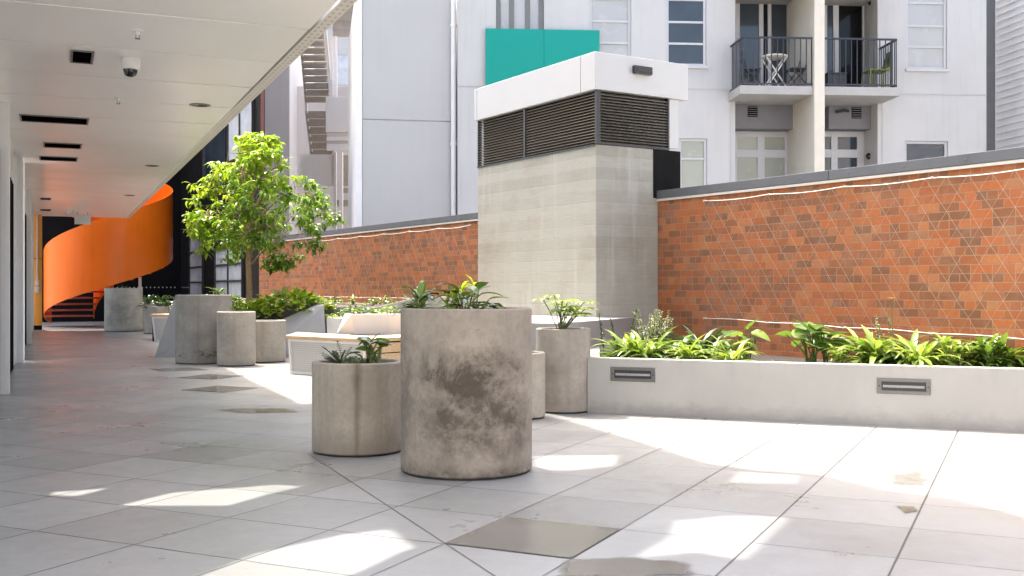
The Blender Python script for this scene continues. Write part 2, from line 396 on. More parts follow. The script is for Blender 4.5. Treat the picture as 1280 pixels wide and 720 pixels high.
M['brick'] = brick('red_brick', [(0.0, (.175, .082, .042)), (.2, (.24, .095, .043)), (.4, (.31, .103, .038)), (.6, (.41, .118, .034)), (.8, (.45, .133, .038)), (.92, (.44, .175, .066)), (1.0, (.25, .12, .07))], (.34, .205, .13))

# board-marked concrete
n = N('board_concrete'); o = n.obj(); q = n.sep(o)
bd = n.math('MULTIPLY', n.math('ADD', q[2], n.math('MULTIPLY', n.noise(o, 1.5, 2), .012)), 1 / .13); br = n.math('FRACT', bd); wz = n.new('ShaderNodeTexWhiteNoise'); wz.noise_dimensions = '1D'; n.link(n.math('FLOOR', bd), wz.inputs['W'])
grain = n.noise(n.map(o, (1.4, 1.4, 20)), 2.4, 7, .68); cl = n.noise(o, .95, 8, .66, .3); ft = n.noise(n.map(o, (1, 1, 2.0)), 4.2, 8, .7, .4)
tone = n.math('ADD', n.math('MULTIPLY', wz.outputs['Value'], .13), n.math('ADD', n.math('MULTIPLY', grain, .28), n.math('MULTIPLY', cl, .75)))
c = n.ramp(tone, [(.40, (.23, .21, .172)), (.56, (.325, .303, .265)), (.70, (.42, .402, .37))])
c = n.mix(n.ramp(ft, [(.53, 0.0), (.68, .65)]), c, (.29, .255, .20))
run = n.noise(n.map(o, (4.5, 4.5, .4)), 1.5, 6, .65); c = n.mix(n.ramp(run, [(.55, 0.0), (.72, .4)]), c, (.60, .59, .56))
ed = n.math('MULTIPLY', n.ramp(n.math('MINIMUM', br, n.math('SUBTRACT', 1.0, br)), [(.0, 1.0), (.06, 0.0)]), n.ramp(n.noise(o, 3.1, 5), [(.38, 0.0), (.62, 1.0)]))
c = n.mix(n.math('MULTIPLY', ed, .38), c, (.24, .22, .18))
green = n.math('MULTIPLY', n.ramp(q[2], [(1.12, 1.0), (1.2, 0.0)]), n.ramp(cl, [(.35, .25), (.6, .65)]))
c = n.mix(green, c, (.285, .295, .25))
n.set(c, .82, 0, .25); n.bump(n.math('SUBTRACT', n.math('ADD', n.math('MULTIPLY', grain, .7), n.math('MULTIPLY', n.noise(o, 40, 4), .4)), n.math('MULTIPLY', ed, .7)), .3, .005); M['board'] = n.m

# timber slats (object x along the slat)
n = N('pale_timber'); o = n.obj(); g = n.noise(n.map(o, (1.2, 14, 14)), 3.0, 6, .6)
n.set(n.mix(n.ramp(g, [(.3, 0.0), (.7, 1.0)]), (.42, .27, .15), (.60, .45, .29)), .55, 0, .35); n.bump(g, .15, .003); M['timber'] = n.m
# perforated white metal
n = N('perforated_metal'); o = n.obj(); q = n.sep(o)
fx = n.math('FRACT', n.math('MULTIPLY', q[0], 38.0)); fz = n.math('FRACT', n.math('MULTIPLY', q[2], 38.0))
d = n.math('ADD', n.math('POWER', n.math('SUBTRACT', fx, .5), 2.0), n.math('POWER', n.math('SUBTRACT', fz, .5), 2.0))
n.set(n.mix(n.ramp(d, [(.05, 1.0), (.09, 0.0)]), (.47, .45, .42), (.33, .31, .285)), .5); M['perf'] = n.m

M['pot_big'] = pot_concrete('weathered_concrete_big', (.275, .238, .195), (.040, .029, .020), 1, blotch=.95)
M['pot_low'] = pot_concrete('streaked_concrete', (.335, .295, .24), (.075, .053, .035), 2, streak=.8)
M['pot_plain'] = pot_concrete('plain_concrete', (.33, .297, .258), (.16, .13, .10), 3, streak=.3)
M['pot_buff'] = pot_concrete('buff_concrete', (.39, .355, .295), (.2, .165, .12), 4, streak=.3)
M['pot_grey'] = pot_concrete('grey_concrete', (.31, .288, .25), (.13, .115, .10), 5, streak=.4, low=.95)
M['pot_far'] = pot_concrete('far_concrete', (.44, .42, .36), (.13, .12, .10), 6, blotch=.55)

# ================================================================== GROUND
mb = MB(); mb.quad((-90, -40, 0), (90, -40, 0), (90, 140, 0), (-90, 140, 0))
structure(mb.build('paving', M['paver']))
def tile_quad(px, py):
    p = gp(px, py); a = math.floor((p.x * .9003 - p.y * .4352 + .474) / G); b = math.floor((p.x * .4352 + p.y * .9003 - 4.585) / G)
    out = []
    for i, j in ((.006, .006), (.994, .006), (.994, .994), (.006, .994)):
        u, v = (a + i) * G - .474, (b + j) * G + 4.585
        out.append((u * .9003 + v * .4352, -u * .4352 + v * .9003, .004))
    return out
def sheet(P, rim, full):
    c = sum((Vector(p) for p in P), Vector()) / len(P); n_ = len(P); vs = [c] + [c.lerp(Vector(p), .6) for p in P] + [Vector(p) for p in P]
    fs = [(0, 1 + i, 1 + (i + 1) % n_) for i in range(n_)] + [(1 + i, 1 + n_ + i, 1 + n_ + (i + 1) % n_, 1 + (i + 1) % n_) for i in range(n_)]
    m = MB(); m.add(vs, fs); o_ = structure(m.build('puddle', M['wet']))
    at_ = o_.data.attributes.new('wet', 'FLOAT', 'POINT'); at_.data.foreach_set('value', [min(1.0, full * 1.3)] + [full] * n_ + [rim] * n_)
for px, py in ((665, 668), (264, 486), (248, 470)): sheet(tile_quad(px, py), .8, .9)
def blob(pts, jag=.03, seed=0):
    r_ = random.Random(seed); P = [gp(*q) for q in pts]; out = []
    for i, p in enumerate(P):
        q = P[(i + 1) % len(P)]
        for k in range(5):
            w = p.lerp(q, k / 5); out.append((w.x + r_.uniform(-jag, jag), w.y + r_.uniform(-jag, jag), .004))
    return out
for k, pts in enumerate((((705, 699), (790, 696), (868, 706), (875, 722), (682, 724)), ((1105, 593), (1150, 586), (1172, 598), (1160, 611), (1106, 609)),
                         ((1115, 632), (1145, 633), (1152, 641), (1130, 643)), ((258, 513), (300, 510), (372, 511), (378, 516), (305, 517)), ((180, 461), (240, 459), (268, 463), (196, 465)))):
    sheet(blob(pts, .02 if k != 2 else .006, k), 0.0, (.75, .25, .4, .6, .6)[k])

# ================================================================== CANOPY BUILDING over the walkway
CEIL = 3.02
KH = 1 / math.tan(SUN_EL)
def to_canopy(px, py):
    p = gp(px, py) + SUN_H * (CEIL * KH); return (p.dot(CN), p.dot(CU))
cb_ = thing('canopy_building', 'white building with a glossy panelled soffit overhanging the walkway at left', 'building', cor(1.7, 10, 0))
patches = [[(66, 609), (128, 608), (136, 610), (96, 620), (66, 619)], [(150, 632), (215, 616), (345, 606), (376, 608), (330, 619), (285, 632)],
           [(320, 692), (430, 668), (545, 655), (566, 668), (500, 690), (455, 712), (420, 726), (235, 726)],
           [(845, 652), (915, 645), (985, 647), (930, 700), (870, 690), (795, 697), (838, 672)], [(500, 611), (560, 604), (665, 598), (672, 603), (600, 614)]]
vs, fs = holed([(-.95, 4.0), (1.73, 4.0), (1.73, 7.85), (-.95, 7.85)], [[to_canopy(*p) for p in q] for i_, q in enumerate(patches) if i_ not in (3, 4)])  # unseen soffit openings added to drop sun patches on the floor
mb = MB(); mb.add([cor(s, t, CEIL) for s, t in vs], fs)
T = 7.878
while T < 31:
    e = min(T + 1.22, 31.0)
    P = [cor(-.95, T), cor(1.726, T), cor(1.726, e), cor(-.95, e)]
    mb.slab(P, CEIL, CEIL + .03); T = e + .028
mb.build('soffit', M['soffit'], cb_, world=True)
mb = MB(); mb.slab([cor(-.95, 7.6), cor(1.73, 7.6), cor(1.73, 31.02), cor(-.95, 31.02)], CEIL + .04, CEIL + .1); mb.build('roof_deck', M['black_wall'], cb_, world=True)
mb = MB(); mb.slab([cor(1.742, 4.0), cor(1.84, 4.0), cor(1.84, 31.0), cor(1.742, 31.0)], CEIL - .012, CEIL + .1)
mb.build('fascia', M['fascia'], cb_, world=True)
ZA = 4.7                                                  # open awning added out of view: its cut edge makes the shade line on the pavers
def to_shade_plate(px, py): p = gp(px, py) + SUN_H * (ZA * KH); return (p.dot(CN), p.dot(CU))
edge_ = [(560, 497), (690, 520), (790, 549), (880, 578), (948, 588), (1020, 592), (1110, 613), (1190, 622), (1270, 643), (1420, 690)]
E_ = [to_shade_plate(*p) for p in edge_]
vs, fs = holed([(.95, E_[0][1])] + E_ + [(E_[-1][0], 3.0), (.95, 3.0)],
    [[to_shade_plate(*p) for p in q] for q in ([(925, 590), (1000, 594), (992, 604), (912, 603)], [(668, 570), (772, 569), (768, 582), (715, 588), (668, 588)],
     [(845, 652), (915, 645), (985, 647), (930, 700), (870, 690), (795, 697), (838, 672)])])  # openings shaped to let sun patches through
mb = MB(); mb.add([cor(s, t, ZA) for s, t in vs], fs); mb.build('shade_plate', M['render'], cb_, world=True)
for t_ in (4.2, 6.9, 9.6):
    mb = MB(); mb.slab([cor(1.2, t_), cor(1.28, t_), cor(1.28, t_ + .08), cor(1.2, t_ + .08)], CEIL + .1, ZA - .004); mb.build('shade_plate_post', M['frame_white'], cb_, world=True)

# glazed shopfront along the walkway
sf = thing('glazed_shopfront', 'white framed floor to ceiling glazing along the left of the walkway', 'shopfront', cor(-.48, 17))
posts = [6.6, 9.4, 12.2, 17.2, 17.95, 22.95]
for t in posts:
    mb = MB(); mb.slab([cor(-.64, t - .05), cor(-.44, t - .05), cor(-.44, t + .05), cor(-.64, t + .05)], 0, CEIL)
    mb.build('post', M['frame_white'], sf, world=True, bevel=.004)
gm = N('clear_glass'); gl = gm.new('ShaderNodeBsdfGlossy'); gl.inputs['Roughness'].default_value = .02; gl.inputs[0].default_value = (.9, .95, .95, 1)
tp = gm.new('ShaderNodeBsdfTransparent'); tp.inputs[0].default_value = (.93, .95, .945, 1); ly = gm.new('ShaderNodeLayerWeight'); ly.inputs[0].default_value = .22
ms = gm.new('ShaderNodeMixShader'); gm.link(ly.outputs['Fresnel'], ms.inputs[0]); gm.link(tp.outputs[0], ms.inputs[1]); gm.link(gl.outputs[0], ms.inputs[2]); gm.link(ms.outputs[0], gm.out.inputs[0])
M['glass'] = gm.m
for a, b in zip([4.0] + posts, posts + [30.4]):
    if b - a < 1: continue
    mb = MB(); mb.slab([cor(-.615, a + .05), cor(-.605, a + .05), cor(-.605, b - .05), cor(-.615, b - .05)], .06, CEIL - .06); g_ = mb.build('glass_pane', M['glass'], sf, world=True)
    mb = MB()
    for z0, z1 in ((0, .06), (CEIL - .06, CEIL - .002)): mb.slab([cor(-.64, a + .052), cor(-.595, a + .052), cor(-.595, b - .052), cor(-.64, b - .052)], z0, z1)
    mb.slab([cor(-.635, a + .055), cor(-.597, a + .055), cor(-.597, a + .09), cor(-.635, a + .09)], .062, CEIL - .062)
    mb.build('rail', M['dark_metal'], sf, world=True)
for a, b, mt in ((9.6, 12.1, 'black_wall'), (12.5, 15.95, 'black_wall'), (16.05, 17.1, 'frame_white'), (18.1, 22.85, 'black_wall'), (23.6, 30.3, 'frame_white')):  # spaced fins replace solid leaves and panels so side light passes
    k_ = int((b - a) / .42)
    for i in range(k_ + 1):
        t_ = a + (b - a) * i / k_; mb = MB(); mb.slab([cor(-.59, t_), cor(-.53, t_), cor(-.53, t_ + .04), cor(-.59, t_ + .04)], .0, (CEIL - .5) if mt == 'black_wall' else CEIL - .002); mb.build('fin', M[mt], sf, world=True)
    if mt == 'black_wall': mb = MB(); mb.slab([cor(-.59, a), cor(-.535, a), cor(-.535, b + .04), cor(-.59, b + .04)], CEIL - .498, CEIL - .002); mb.build('header_panel', M['frame_white'], sf, world=True)
mb = MB(); mb.slab([cor(-4.1, 4), cor(-4, 4), cor(-4, 31), cor(-4.1, 31)], 0, 1.2); mb.build('added_court_wall', M['cap_white'], sf, world=True)  # added unseen wall, reflects daylight in through the glazing

# ochre end panel with a cable and switch boxes
op = thing('ochre_wall_panel', 'ochre orange wall panel with a white conduit at the far left end of the walkway', 'wall panel', cor(-.3, 30.6))
mb = MB(); mb.slab([cor(-.58, 30.5), cor(-.335, 30.5), cor(-.335, 30.62), cor(-.58, 30.62)], .12, 1.86); mb.slab([cor(-.58, 30.5), cor(-.335, 30.5), cor(-.335, 30.62), cor(-.58, 30.62)], 1.875, CEIL)
mb.build('panel', M['orange_panel'], op, world=True, bevel=.004)
mb = MB(); mb.slab([cor(-.58, 30.505), cor(-.335, 30.505), cor(-.335, 30.62), cor(-.58, 30.62)], 0, .118); mb.build('plinth', M['black_wall'], op, world=True)
mb = MB(); mb.tube([cor(-.45, 30.48, CEIL), cor(-.45, 30.48, 1.3)], .016); mb.build('conduit', M['white_plastic'], op, world=True, smooth=40)
mb = MB(); mb.slab([cor(-.5, 30.45), cor(-.4, 30.45), cor(-.4, 30.498), cor(-.5, 30.498)], .98, 1.14); mb.slab([cor(-.5, 30.45), cor(-.4, 30.45), cor(-.4, 30.498), cor(-.5, 30.498)], 1.17, 1.3)
mb.build('switch_box', M['white_plastic'], op, world=True, bevel=.006)

# ceiling fittings
def on_ceiling(px, py): return gp(px, py, CEIL) if False else Vector(((px - CX) * (CEIL - H) / (CY - py), F * (CEIL - H) / (CY - py), CEIL))
CR = math.atan2(CN.y, CN.x)
def ceiling_vent(x0, x1, y0, y1, label):
    a, b = on_ceiling(x0, (y0 + y1) / 2 - 1), on_ceiling(x1, (y0 + y1) / 2 + 1)
    c = (a + b) / 2; w = abs((b - a).dot(CN))
    dpt = abs((on_ceiling((x0 + x1) / 2, y0) - on_ceiling((x0 + x1) / 2, y1)).dot(CU))
    dpt = min(max(dpt, .16), .5)
    t = thing('ceiling_vent', label, 'vent', c, CR, 'vents in the white soffit')
    m = MB(); e = .018
    m.box(-w / 2, w / 2, -dpt / 2, -dpt / 2 + e, -.012, -.001); m.box(-w / 2, w / 2, dpt / 2 - e, dpt / 2, -.012, -.001)
    m.box(-w / 2, -w / 2 + e, -dpt / 2 + e, dpt / 2 - e, -.012, -.001); m.box(w / 2 - e, w / 2, -dpt / 2 + e, dpt / 2 - e, -.012, -.001)
    m.build('frame', M['mid_metal'], t)
    m = MB(); m.box(-w / 2 + e, w / 2 - e, -dpt / 2 + e, dpt / 2 - e, -.003, -.0015); m.build('void', M['void'], t)  # flat black sheet stands for the dark inside of the vent
    m = MB(); k = max(6, int((w - 2 * e) / .03))
    for i in range(k):
        x = -w / 2 + e + (i + .5) * (w - 2 * e) / k; m.box(x - .003, x + .003, -dpt / 2 + e, dpt / 2 - e, -.011, -.0035)
    m.build('grille', M['void'], t)
ceiling_vent(88, 117, 62, 79, 'small square dark vent nearest the viewer in the soffit')
ceiling_vent(25, 111, 140, 158, 'longest dark slot vent in the soffit beyond the square one')
ceiling_vent(54, 102, 175, 188, 'medium dark slot vent just beyond the longest one')
ceiling_vent(49, 97, 194, 202, 'medium dark slot vent between the other medium one and two tiny far ones')
ceiling_vent(50, 64, 246.5, 250, 'tiny far dark vent, nearer of the last pair before the orange stair')
ceiling_vent(50, 64, 260.5, 264, 'tiny far dark vent, farther of the last pair before the orange stair')
p = on_ceiling(163, 73); dc = thing('dome_camera', 'white dome security camera with dark lens hanging from the soffit', 'security camera', p)
m = MB(); m.lathe([(.0, -.001), (.075, -.001), (.08, -.01), (.08, -.06), (.074, -.085), (.06, -.095), (.0, -.095)], 32); m.build('housing', M['white_plastic'], dc, smooth=35)
m = MB(); m.lathe([(.058, -.094), (.056, -.115), (.046, -.138), (.028, -.152), (.0, -.157)], 28); m.build('lens_dome', M['lens_dark'], dc, smooth=50)
spots = [(172, 38, 'small white sprinkler head beside the dome camera'), (148, 122, 'flat white sprinkler rosette in the soffit past the dome camera')]
for px, py, lb in spots:
    t = thing('sprinkler', lb, 'sprinkler', on_ceiling(px, py), 0, 'sprinklers in the soffit')
    m = MB(); m.lathe([(0, -.001), (.04, -.001), (.04, -.007), (.016, -.012), (.014, -.035), (0, -.035)], 20); m.build('rosette', M['white_plastic'], t, smooth=40)
    m = MB(); m.tube([(-.013, 0, -.034), (-.013, 0, -.06)], .0028, 6); m.tube([(.013, 0, -.034), (.013, 0, -.06)], .0028, 6); m.lathe([(0, -.06), (.02, -.06), (.02, -.064), (0, -.064)], 16)
    m.build('deflector', M['mid_metal'], t)
for px, py, lb in ((250, 131, 'round recessed downlight nearest the viewer near the fascia'), (190, 207, 'round recessed downlight halfway along the soffit'), (162, 244, 'small far recessed downlight above the orange stair')):
    t = thing('downlight', lb, 'downlight', on_ceiling(px, py), 0, 'downlights in the soffit')
    m = MB(); m.lathe([(.11, -.001), (.105, -.008), (.08, -.008), (.078, -.002)], 28); m.build('trim_ring', M['mid_metal'], t, smooth=40)
    m = MB(); m.lathe([(.077, -.0025), (.0, -.0025)], 28); m.build('reflector', M['glass_dark'], t)
t = thing('hanging_sign', 'pale hanging sign panel under the far end of the soffit', 'sign', cor(.62, 29.0, CEIL - .19), CR)
m = MB(); m.box(-.19, .19, -.012, .012, -.12, .12); m.build('panel', M['white_plastic'], t, bevel=.004)
for x in (-.12, .12): m = MB(); m.tube([(x, 0, .12), (x, 0, .188)], .006, 6); m.build('hanger', M['mid_metal'], t)
t = thing('ceiling_speaker', 'round white fitting hooked under the far soffit beside the hanging sign', 'ceiling fitting', cor(.33, 28.6, CEIL), CR)
m = MB(); m.lathe([(0, -.001), (.1, -.001), (.1, -.02), (.07, -.07), (0, -.08)], 24); m.build('body', M['white_plastic'], t, smooth=40)

# ================================================================== SPIRAL STAIR
scx = (137 - CX) / F * 31; st = thing('spiral_stair', 'bright orange spiral staircase with a solid helical balustrade at the walkway end', 'staircase', (scx, 31, 0))
Rr, rise = 1.76, 1.72
def hz(a): return .1 + rise * (a / math.pi)          # a=0 at the left, growing through the front to the right
def ribbon(r0, r1, lo, hi, a0, a1, k=90):
    m = MB(); vs = []
    for i in range(k + 1):
        a = a0 + (a1 - a0) * i / k; ang = math.pi + a
        hh = hi if not callable(hi) else hi(a)
        z0 = max(.02, hz(a) + lo)
        for r_, z in ((r1, z0), (r1, hz(a) + hh), (r0, hz(a) + hh), (r0, z0)): vs.append((r_ * math.cos(ang), r_ * math.sin(ang), z))
    fs = []
    for i in range(k):
        for j in range(4): fs.append((i * 4 + j, i * 4 + (j + 1) % 4, i * 4 + 4 + (j + 1) % 4, i * 4 + 4 + j))
    fs += [(3, 2, 1, 0), (k * 4, k * 4 + 1, k * 4 + 2, k * 4 + 3)]
    m.add(vs, fs); return m
ribbon(Rr - .02, Rr, 0, lambda a: 1.8 + .2 * min(1, a / math.pi), -.06, 3.55 * math.pi / 2 + 1.2, 130).build('outer_balustrade', M['stair_orange'], st, smooth=40)
ribbon(.42, .44, -.05, 1.5, .3, 6.6, 100).build('inner_balustrade', M['stair_orange'], st, smooth=40)
for i in range(21):
    a0 = .05 + i * .32; a1 = a0 + .33; z = hz(a0) + .19
    m = MB(); P = []
    for r_, a in ((.43, a0), (Rr - .025, a0), (Rr - .025, (a0 + a1) / 2), (Rr - .025, a1), (.43, a1)): P.append((r_ * math.cos(math.pi + a), r_ * math.sin(math.pi + a)))
    m.slab(P, z - .05, z); m.build('tread', M['tread'], st)
m = MB(); m.tube([(0, 0, 0), (0, 0, 6.5)], .11, 20); m.build('core_column', M['stair_orange'], st, smooth=40)
cp = at(188.5, 370, 31.0); m = MB(); m.tube([(cp.x - scx, -.9, 0), (cp.x - scx, -.9, hz(2.4))], .045, 12); m.build('support_post', M['frame_white'], st, smooth=40)

# ================================================================== DARK END BUILDING
P1, P2 = Vector((-5.75, 24.75, 0)), Vector((-11.2, 36, 0))
db = thing('dark_building', 'black clad building behind the tree and the orange stair', 'building', P2, 0)
ud = (P1 - P2); LD = ud.length; ud.normalize(); nd = Vector((-ud.y, ud.x, 0))
if nd.y < 0: nd = -nd
HB = 17.0  # raised out of view so its shadow covers the floor by the stair
def dl(px):                                    # distance along P2->P1 for an image column
    k = (px - CX) / F; return (P2.x - k * P2.y) / (k * ud.y - ud.x)
def dpt(l, d, z): return P2 + ud * l + nd * d + Vector((0, 0, z))
hz_ = Vector((0, 0, HB)); P1b = P1 * 1.25 + Vector((-.3, 0, 0)); P2b = P2 * 1.02
mb = MB(); mb.prism([P2, P1, P1b, P2b], [q + hz_ for q in (P2, P1, P1b, P2b)])
E3 = P2 - CN * 8
mb.prism([P2, E3, E3 + CU * .3, P2 + CU * .3], [q + Vector((0, 0, HB)) for q in (P2, E3, E3 + CU * .3, P2 + CU * .3)])
mb.build('wall', M['black_wall'], db, world=True)
mb = MB(); mb.prism([dpt(LD - .35, -.02, 0), dpt(LD + .01, -.02, 0), dpt(LD - .01, .0, 0), dpt(LD - .35, .0, 0)], [dpt(LD - .35, -.02, HB), dpt(LD + .01, -.02, HB), dpt(LD - .01, .0, HB), dpt(LD - .35, .0, HB)])
mb.build('corner_trim', M['maroon'], db, world=True)
def dark_window(x0, x1, y0, y1, cols, rows, mat, name='window'):
    l0, l1 = dl(x0), dl(x1); Y = (P2 + ud * (l0 + l1) / 2).y
    z0, z1 = at(0, y1, Y).z, at(0, y0, Y).z
    m = MB(); e = .05
    for i in range(cols + 1):
        l = l0 + (l1 - l0) * i / cols; m.prism([dpt(l - e / 2, -.07, z0), dpt(l + e / 2, -.07, z0), dpt(l + e / 2, -.005, z0), dpt(l - e / 2, -.005, z0)], [dpt(l - e / 2, -.07, z1), dpt(l + e / 2, -.07, z1), dpt(l + e / 2, -.005, z1), dpt(l - e / 2, -.005, z1)])
    for j in range(rows + 1):
        z = z0 + (z1 - z0) * j / rows; m.prism([dpt(l0, -.066, z - e / 2), dpt(l1, -.066, z - e / 2), dpt(l1, -.006, z - e / 2), dpt(l0, -.006, z - e / 2)], [dpt(l0, -.066, z + e / 2), dpt(l1, -.066, z + e / 2), dpt(l1, -.006, z + e / 2), dpt(l0, -.006, z + e / 2)])
    w = m.build(name, M['dark_metal'], db, world=True)
    m = MB(); m.prism([dpt(l0, -.03, z0), dpt(l1, -.03, z0), dpt(l1, -.01, z0), dpt(l0, -.01, z0)], [dpt(l0, -.03, z1), dpt(l1, -.03, z1), dpt(l1, -.01, z1), dpt(l0, -.01, z1)])
    q = m.build('pane', mat, None); q.data.transform(db.matrix_basis.inverted()); q.parent = w
dark_window(239, 255, 296, 372, 1, 4, M['glass_bright']); dark_window(271, 305, 310, 372, 2, 3, M['glass_bright'])  # pale pane colour paints in the bright reflections
dark_window(287, 318, 120, 196, 2, 1, M['glass_bright']); dark_window(256, 284, 150, 240, 1, 1, M['glass_dark'])
m = MB()
for i in range(26):
    q = P2 - CN * (.2 + i * .13) - CU * .02 + Vector((0, 0, 1.12)); a = CN * .024; b = Vector((0, 0, .024))
    m.add([q - a, q - b, q + a, q + b], ((0, 1, 2, 3),))
for i in range(14):
    q = dpt(.2 + i * .14, -.02, 1.12); a = ud * .024; b = Vector((0, 0, .024)); m.add([q - a, q - b, q + a, q + b], ((0, 1, 2, 3),))
m.build('manifestation_dots', M['white_plastic'], db, world=True)

# ================================================================== BRICK WALL, COPING, NET
W0 = Vector((3.82, 9.08, 0)); WR = math.atan2(-.848, .53)
WX, WY = Vector((.53, -.848, 0)), Vector((.848, .53, 0))
def wx(px, y=0.0):                              # position along the wall for an image column (on the plane at local y)
    k = (px - CX) / F; B = W0 + WY * y; return (k * B.y - B.x) / (WX.x - k * WX.y)
def wz(px, py, y=0.0):
    p = W0 + WY * y + WX * wx(px, y); return H - (py - CY) * p.y / F
bw = thing('brick_wall', 'long red brick boundary wall with grey metal coping behind the planters', 'wall', W0, WR)
mb = MB(); mb.box(-18.2, 5, 0, .3, 0, 2.14); mb.build('brickwork', M['brick'], bw)
mb = MB()
x = -18.2
while x < 5:
    e = min(x + 2.4, 5); mb.box(x, e - .006, -.035, .335, 2.142, 2.235); x = e
dr = MB(); dr.box(-18.2, 5, -.03, -.001, 2.112, 2.138); dr.build('drip_strip', M['cable'], bw)
x = -17.9
while x < 5: mb.tube([(x, -.033, 2.185), (x, -.041, 2.185)], .009, 8); x += .62
mb.build('coping', M['coping'], bw, bevel=.003)
def net(x0, x1, z0b, z0t, label, cell, seed, zb1=None):
    r_ = random.Random(seed); t = thing('trellis_net', label, 'trellis net', W0 + WX * ((x0 + x1) / 2), WR, 'climbing nets strung over the brick wall')
    cx_ = (x0 + x1) / 2; L = x1 - x0; y = -.045
    zb = lambda x: z0b + ((zb1 if zb1 is not None else z0b) - z0b) * (x - x0) / L
    nseg = int(L / .9); sag = lambda x, a: -a * abs(math.sin(math.pi * (x - x0) / L * nseg))
    top = [(x0 + L * i / 60 - cx_, y, z0t + sag(x0 + L * i / 60, .018)) for i in range(61)]
    bot = [(x0 + L * i / 60 - cx_, y, zb(x0 + L * i / 60) + sag(x0 + L * i / 60, -.012)) for i in range(61)]
    m = MB(); m.tube(top, .005, 6); m.build('top_cable', M['cable'], t, smooth=60)
    m = MB(); m.tube(bot, .005, 6); m.build('bottom_cable', M['cable'], t, smooth=60)
    for i in range(nseg + 1):
        x = x0 + L * i / nseg - cx_
        for zz in (z0t, zb(x + cx_)): m = MB(); m.tube([(x, -.002, zz), (x, y - .012, zz)], .010, 8); m.build('eyelet', M['cable'], t)
    m = MB(); h = z0t - z0b; rows = max(4, int(round(h / (cell * .72)))); k = int(L / cell)
    jit = {}
    def node(i, j):
        if (i, j) not in jit: jit[(i, j)] = (r_.uniform(-.008, .008), r_.uniform(-.006, .006))
        x = x0 + (i + .5 * (j % 2)) * cell; x = min(max(x, x0), x1); zz = zb(x)
        a, b = jit[(i, j)] if 0 < j < rows else (0, 0)
        return (x + a - cx_, y, zz + (z0t - zz) * j / rows + b)
    for j in range(rows):
        for i in range(k + 1):
            a = node(i, j)
            for di in ((0, 1) if j % 2 else (-1, 0)):
                if 0 <= i + di <= k: m.tube([a, node(i + di, j + 1)], .0018, 3, False)
    m.build('wire_mesh', M['wire'], t, fix=False)
net(wx(884), 4.6, wz(940, 400), 2.06, 'diamond wire net strung on white cables over the sunlit brick right of the chimney', .21, 1, .60)
net(wx(400), wx(590) , .92, 2.05, 'diamond wire net over the far brick wall left of the chimney', .3, 2)
t = thing('wall_box', 'small white junction box on the far brick wall below the tree crown', 'junction box', W0 + WX * wx(358) + Vector((0, 0, wz(358, 332))), WR)
m = MB(); m.box(-.07, .07, -.07, -.001, -.1, .1); m.build('box', M['white_plastic'], t, bevel=.008)
m = MB(); m.box(-.2, -.08, -.05, -.001, -.0, .13); m.build('lid', M['white_plastic'], t, bevel=.006)

# ================================================================== CHIMNEY BLOCK
XC, YC, XL = -3.975, -.906, -6.62
ch = thing('vent_shaft', 'board marked concrete ventilation shaft with black louvres and a white cap', 'ventilation shaft', W0 + WX * XC + WY * YC, WR)
D = -YC
def cbx(m, x0, x1, y0, y1, z0, z1): m.box(x0, x1, y0, y1, z0, z1)
w_ = XC - XL
mb = MB(); mb.box(-w_, 0, 0, D - .003, 0, 2.72); mb.build('shaft', M['board'], ch, bevel=.01)
mb = MB(); mb.box(-w_ + .05, -.06, .06, D + .2, 2.722, 3.33); mb.build('core', M['opening_black'], ch)
mb = MB(); nb = 17
for i in range(nb):
    z = 2.745 + i * (.575 / nb); h = .575 / nb
    for (a, b) in ((-w_ + .02, -1.52), (-1.46, -.02)):      # face towards the bench
        mb.add([(a, .0, z), (b, .0, z), (b, .055, z + h * .85), (a, .055, z + h * .85), (a, .006, z - .006), (b, .006, z - .006), (b, .061, z + h * .85 - .006), (a, .061, z + h * .85 - .006)],
               [(0, 1, 2, 3), (7, 6, 5, 4), (0, 4, 5, 1), (2, 6, 7, 3)])
    a, b = .02, D + .14
    mb.add([(0, a, z), (0, b, z), (-.055, b, z + h * .85), (-.055, a, z + h * .85), (-.006, a, z - .006), (-.006, b, z - .006), (-.061, b, z + h * .85 - .006), (-.061, a, z + h * .85 - .006)],
           [(0, 1, 2, 3), (7, 6, 5, 4), (0, 4, 5, 1), (2, 6, 7, 3)])
mb.build('louvre', M['louvre'], ch)
mb = MB()
for a in (-w_, -1.51, -.02): mb.box(a, a + .04 if a > -2 else a + .02, -.004, .05, 2.722, 3.328)
mb.box(-.02, .004, -.004 + .055, D + .14, 2.722, 2.745); mb.box(-w_, -.02, -.01, .05, 2.70, 2.7235)
mb.box(-.03, .004, D + .14, D + .165, 2.722, 3.328)
mb.build('louvre_frame', M['dark_metal'], ch)
mb = MB()
cuts = [-w_ - .04, -w_ + .03, -.25, .035]
for a, b in zip(cuts, cuts[1:]): mb.box(a + .004, b - .004, -.035, D + .43, 3.332, 3.755)
mb.build('cap', M['cap_white'], ch, bevel=.006)
mb = MB(); mb.box(-.04, -.004, D + .168, D + .31, 2.75, 3.33); mb.build('side_panel', M['cap_white'], ch)
mb = MB(); mb.box(-.35, .012, D - .08, D + .33, 2.15, 2.718); mb.build('black_housing', M['black_wall'], ch, bevel=.004)
pl = W0 + WX * (XC + .035) + WY * (YC + .62) + Vector((0, 0, 3.6))
t = thing('wall_light', 'small black rectangular light on the white cap of the shaft', 'wall light', pl, WR)
mb = MB(); mb.box(.001, .05, -.13, .13, -.04, .05); mb.build('housing', M['dark_metal'], t, bevel=.004)
mb = MB(); mb.box(.051, .056, -.10, .12, -.018, .012); mb.build('lens', M['lens_dark'], t)

